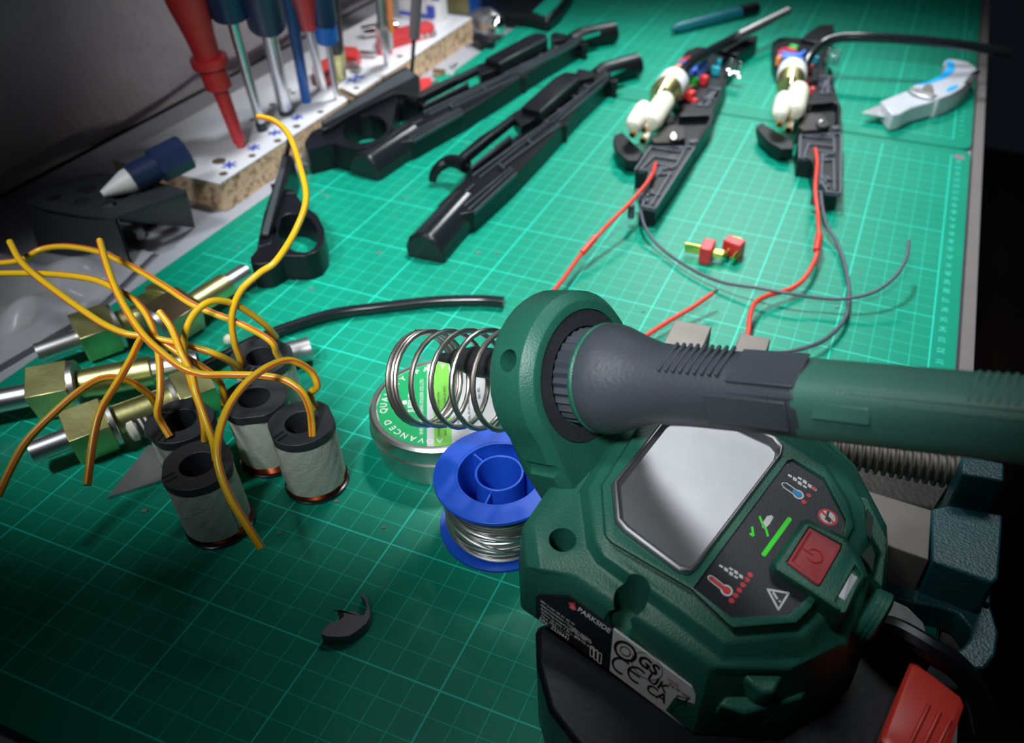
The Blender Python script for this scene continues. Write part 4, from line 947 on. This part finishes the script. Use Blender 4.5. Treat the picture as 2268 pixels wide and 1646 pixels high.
wtube(MH2, 'black_lead', M['rib'], [(1818, 425, 1.5), (1822, 460, 1.2), (1832, 500, 0.8), (1855, 540, 0.5), (1873, 595, 0.5), (1880, 650, 0.45), (1872, 705, 0.5), (1830, 750, 0.6), (1785, 770, 0.7), (1735, 782, 0.7), (1700, 790, 0.5)], 0.12)
wtube(MH2, 'black_hose', M['blackgloss'], [(1782, 160, 2.4), (1792, 128, 3.0), (1820, 98, 3.4), (1860, 84, 3.8), (1920, 83, 4.0), (2000, 87, 4.0), (2080, 94, 3.8), (2160, 104, 3.4), (2240, 118, 3.0)], 0.4, 12)

# ================================================================== trigger guards
def guard(lab, bar, step, outer, inner, zt, zc_, extras=(), standing=None):
    c = sum([at(x, y, 0) for x, y in zc_(inner)], Vector()) / len(inner)
    T = thing('trigger_guard', c, lab, 'trigger guard', 'black trigger guard frames')
    MB(M['black']).hring([at(x, y, zt) for x, y in zc_(outer)], [at(x, y, zt) for x, y in zc_(inner)], zt, 0.0).build('guard_loop', T, bevel=0.05)
    f = MB(M['black']); f.prism([at(x, y, zt + 0.45) for x, y in zc_(bar)], 0.2)
    for P in extras: f.prism([at(x, y, zt + 0.1) for x, y in zc_(P)], 0.0)
    f.build('frame_bar', T, bevel=0.06)
    s_ = MB(M['edge']); s_.prism([at(x, y, zt + 0.5) for x, y in zc_(step)], zt + 0.3); s_.build('frame_lip', T, bevel=0.04)
    return T
zg = zc(520, 250, 4.22)
TG = guard('nearer black trigger guard frame standing beside the long yellow wire loop',
      [(440, 385), (480, 385), (535, 395), (555, 430), (510, 560), (440, 760), (370, 960), (315, 1135), (230, 1135), (265, 960), (330, 760), (400, 560)],
      [(450, 400), (500, 400), (310, 1120), (250, 1120)],
      [(420, 760), (560, 740), (640, 860), (770, 950), (835, 1080), (835, 1200), (780, 1290), (660, 1335), (520, 1335), (390, 1330), (330, 1400), (150, 1420), (145, 1340), (200, 1300), (220, 1230), (330, 1220), (390, 1100), (350, 960)],
      [(440, 965), (520, 935), (620, 945), (710, 990), (765, 1080), (775, 1210), (720, 1285), (640, 1305), (560, 1290), (480, 1250), (420, 1180), (400, 1090)], 1.7, zg,
      extras=[[(450, 700), (560, 720), (570, 745), (450, 750)], [(330, 660), (400, 655), (380, 690), (340, 680)], [(225, 1140), (370, 1130), (340, 1220), (210, 1250)]])
wtube(TG, 'guard_pin', M['black'], [(634, 345, 2.0), (638, 325, 3.2), (640, 312, 4.0)], 0.16)
guard('farther black trigger guard frame leaning on the drilled board, thin rod standing in it',
      [(155, 700), (300, 600), (450, 500), (640, 375), (730, 325), (825, 395), (820, 520), (660, 505), (480, 590), (330, 670), (230, 735), (160, 760)],
      [(170, 690), (740, 335), (800, 390), (640, 470), (300, 650), (170, 715)],
      [(40, 850), (90, 770), (160, 740), (300, 720), (440, 650), (680, 530), (655, 640), (640, 740), (590, 820), (500, 870), (390, 890), (290, 865), (200, 840), (130, 860), (100, 900), (50, 890)],
      [(300, 760), (330, 700), (400, 668), (480, 655), (560, 672), (605, 720), (605, 770), (560, 815), (480, 840), (390, 850), (320, 825)], 1.9, z1)

# ================================================================== drilled tool board
BD = thing('tool_board', (-51, 48, 0), 'white chipboard tool block drilled with holes and blue crosses, along the wall', 'tool holder')
bx0, bx1, by0, by1 = -53.2, -44.4, 30.1, 66
ZB = 1.75
MB(M['chip']).box(((bx0 + bx1) / 2, (by0 + by1) / 2, (ZB - 0.08 - 0.3) / 2), (bx1 - bx0, by1 - by0, ZB - 0.08 + 0.3)).build('chipboard_core', BD)
BDt = MB(M['whitepaint']).box(((bx0 + bx1) / 2, (by0 + by1) / 2, ZB - 0.04), (bx1 - bx0 + 0.05, by1 - by0 + 0.05, 0.08)).build('white_facing', BD)
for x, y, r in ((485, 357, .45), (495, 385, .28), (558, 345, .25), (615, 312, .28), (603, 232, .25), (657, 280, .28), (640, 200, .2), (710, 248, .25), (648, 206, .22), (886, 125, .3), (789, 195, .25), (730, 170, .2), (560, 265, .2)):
    p = at(x, y, ZB); MB(M['brownwood']).lathe([(0.0, r), (0.015, r)], p, Z3, 20).build('hole_shade_disc', BD)  # flat dark discs, the shade inside each bore put into the colour
for x, y, r in ((418, 361, .5), (508, 365, .55), (562, 327, .5), (608, 294, .5), (658, 260, .5), (780, 178, .7), (795, 170, .6)):
    p = at(x, y, ZB + 0.02); bm_ = MB(M['bluemark'])
    for k in range(3):
        t = k * 1.05 + random.random() * 0.5; d = V(math.cos(t), math.sin(t), 0); n_ = V(-d.y, d.x, 0) * 0.09
        bm_.add([p - d * r + n_ + Z3 * 0.002 * k, p - d * r - n_ + Z3 * 0.002 * k, p + d * r - n_ + Z3 * 0.002 * k, p + d * r + n_ + Z3 * 0.002 * k], [[0, 1, 2, 3]])
    bm_.build('pen_cross', BD, recalc=False)

# tools standing in the board
def driver(lab, foot, top_px, top_z, parts, name='screwdriver', cat='screwdriver'):
    "parts: (kind, from, to, r0, r1, material, part name) measured in cm along the shaft from the board"
    a = at(foot[0], foot[1], ZB); b = at(top_px[0], top_px[1], top_z); d = (b - a).normalized()
    T = thing(name, a, lab, cat, 'tools standing in the drilled board'); a = a - d * 1.2
    for nm, prof, mt_, seg in parts:
        MB(M[mt_]).lathe(prof, a, d, seg).build(nm, T)
    return T
driver('red insulated screwdriver standing nearest in the drilled board', (535, 325), (428, 40), 10.6,
   [('insulated_shaft', [(0, .3), (1.5, .3), (1.6, .42), (5.4, .5), (5.6, .85), (7.0, .85), (7.1, 1.15), (7.6, 1.15), (7.65, .8), (9, .9), (11, 1.2), (14.5, 1.35), (15, 1.2)], 'red', 32), ('metal_tip', [(1.0, .2), (1.5, .31)], 'steel', 12)])
driver('first steel screwdriver with navy handle, right of the red one', (582, 288), (505, 15), 11.0, [('blade_shaft', [(0, .35), (1.9, .35), (13, .35)], 'steel', 24), ('dark_tip', [(1.2, .38), (2.0, .38)], 'rubber', 24), ('handle', [(10.2, .6), (10.3, 1.15), (13, 1.3), (14, 1.3)], 'navy', 32)])
driver('thick steel screwdriver with navy handle, second of the navy pair', (634, 252), (583, 15), 10.8, [('blade_shaft', [(0, .5), (13, .5)], 'steel', 24), ('dark_tip', [(1.2, .52), (2.0, .52)], 'rubber', 24), ('handle', [(10.0, .6), (10.1, 1.2), (14, 1.3)], 'navy', 32)])
driver('screwdriver with blue coated shaft, in the row of tools', (679, 226), (640, 0), 10.2, [('blue_shaft', [(0, .36), (6, .4), (14, .5)], 'bluepl', 24)])
driver('thin steel screwdriver with dark red handle', (716, 200), (672, 15), 9.4, [('blade_shaft', [(0, .33), (10, .33)], 'steel', 24), ('handle', [(8.7, .6), (8.8, 1.0), (12, 1.1)], 'red', 32)])
driver('slim steel screwdriver with small round blue knob', (747, 220), (717, 40), 8.5, [('blade_shaft', [(0, .22), (8, .22)], 'steel', 20), ('handle', [(6.4, .4), (6.6, .8), (7.6, .8), (8.2, .65), (8.3, .45)], 'bluepl', 32), ('cap', [(8.2, .9), (12, .9)], 'navy', 24)])
driver('dark bit holder on a brass sleeve, standing in the board', (750, 172), (736, 20), 8.5, [('brass_sleeve', [(0, .65), (5.0, .65), (5.1, .5)], 'brass', 24), ('dark_shaft', [(5.0, .6), (12, .6)], 'rubber', 24)])
T = driver('threaded steel rod with hex collar and red handle stem', (858, 142), (843, 10), 7.6, [('pin', [(0, .3), (3.4, .3)], 'steel', 20), ('hex_collar', [(3.4, .65), (5.9, .65), (6.1, .45)], 'steel', 6), ('threaded_rod', [(6 + i * .15, .42 if i % 2 else .33) for i in range(44)], 'steel', 16)])
a = at(868, 70, 5.6); b = at(862, 0, 8.0); MB(M['orangecomp']).tube([a, a * .5 + b * .5, b + (b - a)], 0.22).build('red_stem', T)
T = driver('thin dark rod with clear grey sleeve rising from the far trigger guard', (912, 160), (921, 25), 7.0, [('needle', [(0, .16), (4.6, .16)], 'black', 12), ('sleeve', [(4.4, .25), (4.5, .42), (8.2, .42), (8.3, .3)], 'greycap', 24), ('dark_handle', [(8.2, .5), (12, .7)], 'black', 24)], name='awl', cat='awl')

# red bit rails
def bitrail(lab, pts, z0, h, bits, name='bit_rail'):
    P = [at(x, y, z0 + h) for x, y in pts]; c = sum(P, Vector()) / len(P)
    T = thing(name, (c.x, c.y, z0), lab, 'bit holder', 'red bit rails'); MB(M['red']).prism(P, z0).build('rail', T, bevel=0.1)
    for x, y, dx, dy in bits:
        a = at(x, y, z0 + 0.35); b = at(x + dx, y + dy, z0 + 0.35); MB(M['steel']).cyl(a, b, 0.28, 0.24, 6).build('bit', T)
    return T
bitrail('long red plastic bit rail lying by the glue bottle', [(832, 85), (838, 72), (945, 44), (962, 52), (958, 62), (868, 88), (866, 100), (838, 103)], ZB, 0.8,
   [(870 + k * 14, 84 - k * 3.2, 8, 10) for k in range(7)])
bitrail('short red bit holder lying behind the brass sleeve', [(690, 145), (728, 124), (735, 160), (718, 170), (695, 166)], ZB, 0.9, [])
bitrail('small red bit holder with driver bits near the brass sleeve', [(762, 101), (790, 103), (797, 116), (790, 126), (765, 124)], ZB, 0.9, [(772, 128, 14, 14), (780, 150, 16, 4), (770, 140, 26, 12), (795, 118, 38, 2)])
bitrail('red bit cap with a row of small sockets beside the far trigger guard', [(928, 172), (955, 170), (955, 182), (930, 202)], 0.0, 0.8, [(930 + k * 8, 212 - k * 6, 3, -5) for k in range(5)])
a = at(803, 70, ZB + .6); b = at(878, 58, ZB + .6)
tag(MB(M['chrome']).cyl(a, b, 0.5).build('steel_rod', loc=a), 'short bright steel rod lying across behind the long red bit rail', 'rod')
# pliers-like brown tip, small hardware on the bench
for i, (x, y, r_, mm, lb_, ct) in enumerate(((972, 164, .3, 'pinkbrass', 'small tan resistor among loose parts beside the drilled board', 'component'),)):
    p = at(x, y, .3 - .3); tag(MB(M[mm]).cyl(p + V(-.5, 0, .1), p + V(.5, .2, .1), r_).build('resistor', loc=p), lb_, ct)
a = at(755, 200, ZB + .2); b = at(795, 224, ZB + .2)
tag(MB(M['pinkbrass']).cyl(a, b, .2, .35, 10).build('plier_tip', loc=a), 'rusty pointed tool tip lying on the drilled board', 'tool')
for nm, x, y, dx, dy, mt_, lb_ in (('screw', 1000, 150, 12, -10, 'steel', 'small screw loose on the grey bench, nearest the near mat edge'), ('screw', 1035, 103, 30, -18, 'steel', 'longer screw lying on the grey bench by the silver fitting'), ('screw', 985, 120, 8, -6, 'black', 'tiny dark screw on the bench close to the drilled board')):
    a = at(x, y, -.1); b = at(x + dx, y + dy, -.1); tag(MB(M[mt_]).cyl(a, b, .13, .1, 10).cyl(a, a + (b - a) * .1, .28, .28, 12).build(nm, loc=a), lb_, 'screw', 'loose screws on the bench')
# springs beside the guards
def spring(lab, a, b, r, turns):
    u, v = perp(b - a); n = turns * 14
    tag(MB(M['steel']).tube([a + (b - a) * (i / n) + (u * math.cos(2 * pi * i / 14) + v * math.sin(2 * pi * i / 14)) * r for i in range(n + 1)], .045, 6).build('coil_spring', loc=a), lb, 'spring', 'small springs at the board corner') if False else None
    o = MB(M['steel']).tube([a + (b - a) * (i / n) + (u * math.cos(2 * pi * i / 14) + v * math.sin(2 * pi * i / 14)) * r for i in range(n + 1)], .05, 6).build('coil_spring', loc=a)
    tag(o, lab, 'spring', 'small springs at the board corner')
spring('larger small steel spring lying at the board corner behind the yellow wire', at(672, 375, .15), at(683, 338, .15), .35, 12)
spring('short steel spring end touching the chipboard near the trigger guard', at(662, 350, .0), at(673, 345, .0), .24, 4)

# glue bottle and things at the far end
gp_ = at(960, 50, ZB); GB = thing('glue_bottle', gp_, 'pale glue bottle with blue lettering at the far end of the drilled board', 'bottle')
gc = at(955, 54, ZB) + V(-1.6, 1.5, 0)
MB(M['white']).loft([[gc + V(2.3 * math.copysign(abs(math.cos(t)) ** .6, math.cos(t)), 1.3 * math.copysign(abs(math.sin(t)) ** .6, math.sin(t)), z) for t in [2 * pi * i / 32 for i in range(32)]] for z in (0, .3, 6, 9, 12)]).build('bottle_body', GB)
gt = MB(M['bluemark']); gt.text('GLUE', 1.9, gc + V(-2.0, -1.36, 2.2), V(1, 0, 0), V(0, 0, 1), depth=.02, bold=.02); gt.box(gc + V(0, -1.33, .6), (3.6, .05, .35)); gt.box(gc + V(1.6, -1.34, 1.1), (.8, .05, 1)); gt.build('bottle_print', GB)
p = at(1012, 45, -.3); BX = MB(M['bluepl'], M['brass']); BX.box(p + V(-1, 3, 3), (3.2, 2.5, 6.6), None, 0).box(p + V(-1, 1.73, .9), (3.1, .06, 1.6), None, 1)
tag(BX.build('small_box', loc=p), 'small blue and olive carton behind the glue bottle', 'box')
SF = thing('silver_fitting', at(1075, 75, -.3), 'silver and grey clamp fitting with bright end on the far bench', 'clamp')
a = at(1060, 45, .6); b = at(1095, 58, .8); MB(M['steel']).lathe([(0, 1.1), (1.5, 1.5), (3, 1.2), (3.6, .7)], a, b - a, 24).build('clamp_body', SF)
MB(M['chrome']).sphere(at(1099, 56, 1.4), .9).build('bright_knob', SF)
MB(M['black']).prism([at(x, y, .8) for x, y in [(1045, 78), (1062, 70), (1085, 82), (1098, 84), (1090, 90), (1062, 88)]], -.3).build('dark_foot', SF, bevel=.1)
ty = thing('black_tray', at(1170, 30, 0), 'dark rounded tool case at the far end of the near-left mat edge', 'case')
MB(M['black']).prism([at(x, y, 1.3) for x, y in [(1060, -20), (1110, 25), (1170, 32), (1215, 42), (1240, 22), (1270, -20)]], -.3).build('case_body', ty, bevel=.4)
MB(mg2).prism([at(x, y, 1.4) for x, y in [(1180, 25), (1210, 35), (1232, 15), (1262, -20), (1230, -20)]], 1.2).build('green_insert', ty)

# pen on the far mat
a, b = at(1486, 66, .5), at(1660, 22, .5); PN = thing('marker_pen', a, 'petrol blue pen lying across the far mat', 'pen')
Ln = (b - a).length; MB(M['penteal']).lathe([(0, .12), (.4, .3), (1.2, .5), (Ln, .6)], a, b - a, 24).build('pen_body', PN)
MB(M['black']).lathe([(Ln - 1.5, .64), (Ln + 1, .6)], a, b - a, 24).build('pen_cap', PN)

# utility knife
zk = zc(1880, 100, 7.0875)
KN = thing('utility_knife', at(2050, 200, 0), 'folding grey utility knife with bright blue inlays and open blade', 'knife')
q = lambda L, z: [at(x, y, z) for x, y in zk(L)]
MB(M['knife']).prism(q([(930, 700), (1040, 625), (1200, 605), (1350, 560), (1460, 480), (1530, 380), (1530, 320), (1480, 330), (1500, 250), (1560, 215), (1700, 225), (1850, 260), (1950, 310), (2010, 380), (1960, 470), (1880, 570), (1760, 680), (1600, 770), (1420, 840), (1300, 830), (1100, 780)], 1.6), 0).build('handle', KN, bevel=.15)
MB(M['knife']).prism(q([(500, 880), (900, 720), (1040, 780), (1400, 860), (1230, 910), (980, 980), (870, 1040), (780, 1085), (680, 1090)], 1.4), .1).build('blade_holder', KN, bevel=.08)
MB(M['steel']).prism(q([(190, 1060), (480, 945), (560, 930), (660, 1080), (620, 1130)], .8), .72).build('blade', KN)
MB(M['cyan']).prism(q([(1060, 612), (1250, 570), (1380, 510), (1470, 440), (1545, 350), (1560, 310), (1510, 290), (1540, 245), (1610, 240), (1665, 280), (1670, 380), (1600, 460), (1480, 530), (1300, 590), (1150, 615)], 1.66), 1.5).build('blue_inlay', KN, bevel=.03)
MB(M['cyan']).prism(q([(1520, 700), (1600, 640), (1700, 615), (1730, 640), (1640, 700), (1550, 725)], 1.66), 1.5).build('blue_inlay', KN, bevel=.03)
MB(M['steel'], M['castiron']).prism(q([(930, 690), (1010, 660), (1150, 680), (1250, 710), (1400, 790), (1320, 820), (1150, 790), (1000, 740)], 1.7), 1.5).cyl(at(*zk([(1240, 695)])[0], 1.6), at(*zk([(1240, 695)])[0], 1.85), .42, mi=1).build('pivot_plate', KN, bevel=.05)
kr = MB(M['steel'])
for k in range(7): p = at(*zk([(2000 - k * 22, 420 + k * 28)])[0], 1.62); kr.box(p, (.8, .12, .16), (V(.8, .5, 0).normalized(), V(-.5, .8, 0).normalized(), Z3))
kr.build('thumb_ridges', KN)

# connectors
def conn(lab, c, ang, flip=False):
    T = thing('battery_connector', c, lab, 'connector', 'red battery connectors'); X = V(math.cos(ang), math.sin(ang), 0); Y = V(-X.y, X.x, 0)
    MB(M['red']).box(c + Z3 * .55, (.75 if not flip else 1.2, 1.3 if not flip else .8, 1.1), (X, Y, Z3)).build('connector_body', T, bevel=.08)
    if not flip:
        MB(M['gold']).box(c - X * .85 + Z3 * .55, (1.1, .12, .6), (X, Y, Z3)).build('blade_contact', T); MB(M['gold']).box(c + X * .65 + Z3 * .55, (.7, .5, .3), (X, Y, Z3)).build('blade_contact', T)
    else:
        MB(M['gold']).box(c + Y * .7 - X * .3 + Z3 * .6, (.6, .8, .14), (X, Y, Z3)).build('blade_contact', T)
        for k in (-.1, .45): MB(M['gold']).cyl(c - Y * .35 + X * k + Z3 * .55, c - Y * .9 + X * k + Z3 * .4, .17).build('solder_cup', T)
    return T
conn('left red connector with gold blades pointing left and right', at(1564, 574, 0), 0.03)
conn('right red connector with gold solder cups facing the viewer', at(1622, 566, 0), -0.25, True)

# ================================================================== left side: bracket, marker, bag
BK = thing('steel_bracket', at(250, 500, -.3), 'black folded steel bracket with punched holes at the left', 'bracket')
zl = zc(0, 0, 3.24)
zt_ = 3.2
Lt = [(180, 1450), (330, 1340), (560, 1270), (720, 1238), (1000, 1270), (1330, 1362), (1340, 1380), (820, 1560), (600, 1540), (300, 1490)]
top = [at(x, y, zt_) for x, y in zl(Lt)]
bo_ = MB(M['rubber']).slab(top, Z3, .15).build('bracket_plate', BK); 
cu = MB(M['black'])
for x, y, r in ((625, 1357, .55), (388, 1418, .4), (590, 1448, .45), (868, 1398, .55), (785, 1465, .42)):
    cu.lathe([(-1, r), (1, r)], at(x / 3.24, y / 3.24, zt_), Z3, 28)
cut(bo_, cu)
sd1 = MB(M['rubber'])
p1, p2 = at(820 / 3.24, 1560 / 3.24, zt_), at(1340 / 3.24, 1375 / 3.24, zt_); p3 = at(180 / 3.24, 1450 / 3.24, zt_)
e1 = at(1392 / 3.24, 1605 / 3.24, 0.0); 
n_ = V(0.1, -1, 0).normalized()
sd1.add([p1, p2, e1 + Z3 * -.3, p1 * .75 + e1 * .25 - Z3 * (p1.z * .75 * .1)], [[0, 1, 2, 3]])
sd1.add([v + V(-.12, .12, 0) for v in (p1, p2, e1 + Z3 * -.3, p1 * .75 + e1 * .25 - Z3 * (p1.z * .75 * .1))], [[0, 1, 2, 3]])
sd1.add([p3, p1, V(p1.x + .3, p1.y - .4, -.3), V(p3.x, p3.y - .6, -.3)], [[0, 1, 2, 3]])
sd1.add([v + V(0, .15, 0) for v in (p3, p1, V(p1.x + .3, p1.y - .4, -.3), V(p3.x, p3.y - .6, -.3))], [[0, 1, 2, 3]])
q_ = [at(x, y, zt_) for x, y in zl([(720, 1238), (1000, 1270)])]
sd1.add([q_[0], q_[1], V(q_[1].x, q_[1].y, -.3), V(q_[0].x, q_[0].y, -.3)], [[0, 1, 2, 3]])
sd1.build('bracket_flange', BK, smooth_=False)
a = at(262, 412, 3.75); b = at(412, 335, 4.6); MK = thing('marker', a, 'black capped marker with white nib lying on the black bracket', 'marker'); Ln = (b - a).length; dm_ = (b - a)
MB(M['white']).lathe([(-1.0, .2), (.5, .7), (1.2, .75)], a, dm_, 28).build('white_nib', MK)
MB(M['navy']).lathe([(.8, .85), (2.6, .85)], a, dm_, 28).build('pen_barrel', MK)
MB(M['navy']).lathe([(2.4, 1.05), (2.5, 1.12), (Ln - .1, 1.12), (Ln, .95)], a, dm_, 8).build('pen_cap', MK, smooth_=False)
tag(MB(M['steel']).cyl(at(255, 513, 0.1), at(312, 520, 0.1), .4).build('steel_pin', loc=at(280, 515, 0)), 'short steel pin under the black bracket', 'pin')
# clear bag with paper
M['bag'] = mat('clear_film', (0.7, 0.7, 0.75), 0.2, trans=0.55, bump=0.6, bscale=60)
bag = MB(M['bag']); G = 22; gv = []; cs_ = [at(-60, 560, 0), at(345, 560, 0), at(210, 690, 0), at(-80, 860, 0)]
for j in range(G + 1):
    for i in range(G + 1):
        s_, t = i / G, j / G; p = cs_[0] * (1 - s_) * (1 - t) + cs_[1] * s_ * (1 - t) + cs_[2] * s_ * t + cs_[3] * (1 - s_) * t
        e = min(s_, 1 - s_, t, 1 - t); z = .12 + min(e * 5, 1) * (.7 + .45 * math.sin(9 * s_ + 5 * t) + .35 * math.sin(14 * t - 6 * s_)); gv.append(V(p.x, p.y, z))
bag.add(gv, [[j * (G + 1) + i, j * (G + 1) + i + 1, (j + 1) * (G + 1) + i + 1, (j + 1) * (G + 1) + i] for j in range(G) for i in range(G)])
tag(bag.build('plastic_bag', loc=at(130, 650, 0), ang=180), 'crumpled clear plastic bag on the bench at the left', 'bag')
tag(MB(M['paper']).prism([at(x, y, .05) for x, y in [(-40, 640), (75, 690), (60, 720), (-40, 790)]], -.05).build('paper_card', loc=at(0, 700, 0)), 'white paper card lying left under the plastic bag', 'paper')

# crumbs and swarf: loose specks on the near mat
cr = MB(M['greycap']); random.seed(3)
for x, y in ((850, 1168), (775, 690), (1100, 560), (1905, 603), (935, 793), (840, 560), (1855, 680), (1830, 1260), (320, 1132), (690, 640), (900, 440), (1060, 560), (1425, 690), (712, 425), (724, 435), (1150, 340), (745, 1110), (620, 1180), (990, 1210), (850, 1300)):
    p = at(x, y, 0.03); cr.box(p, (random.uniform(.08, .3), random.uniform(.05, .16), .06), (V(.8, .6, 0), V(-.6, .8, 0), Z3))
tag(cr.build('plastic_crumbs', loc=(0, 0, 0)), 'scattered tiny grey crumbs and swarf on the near cutting mat', 'crumbs', kind='stuff')
for o in bpy.data.objects:
    if '_b' in o: del o['_b']
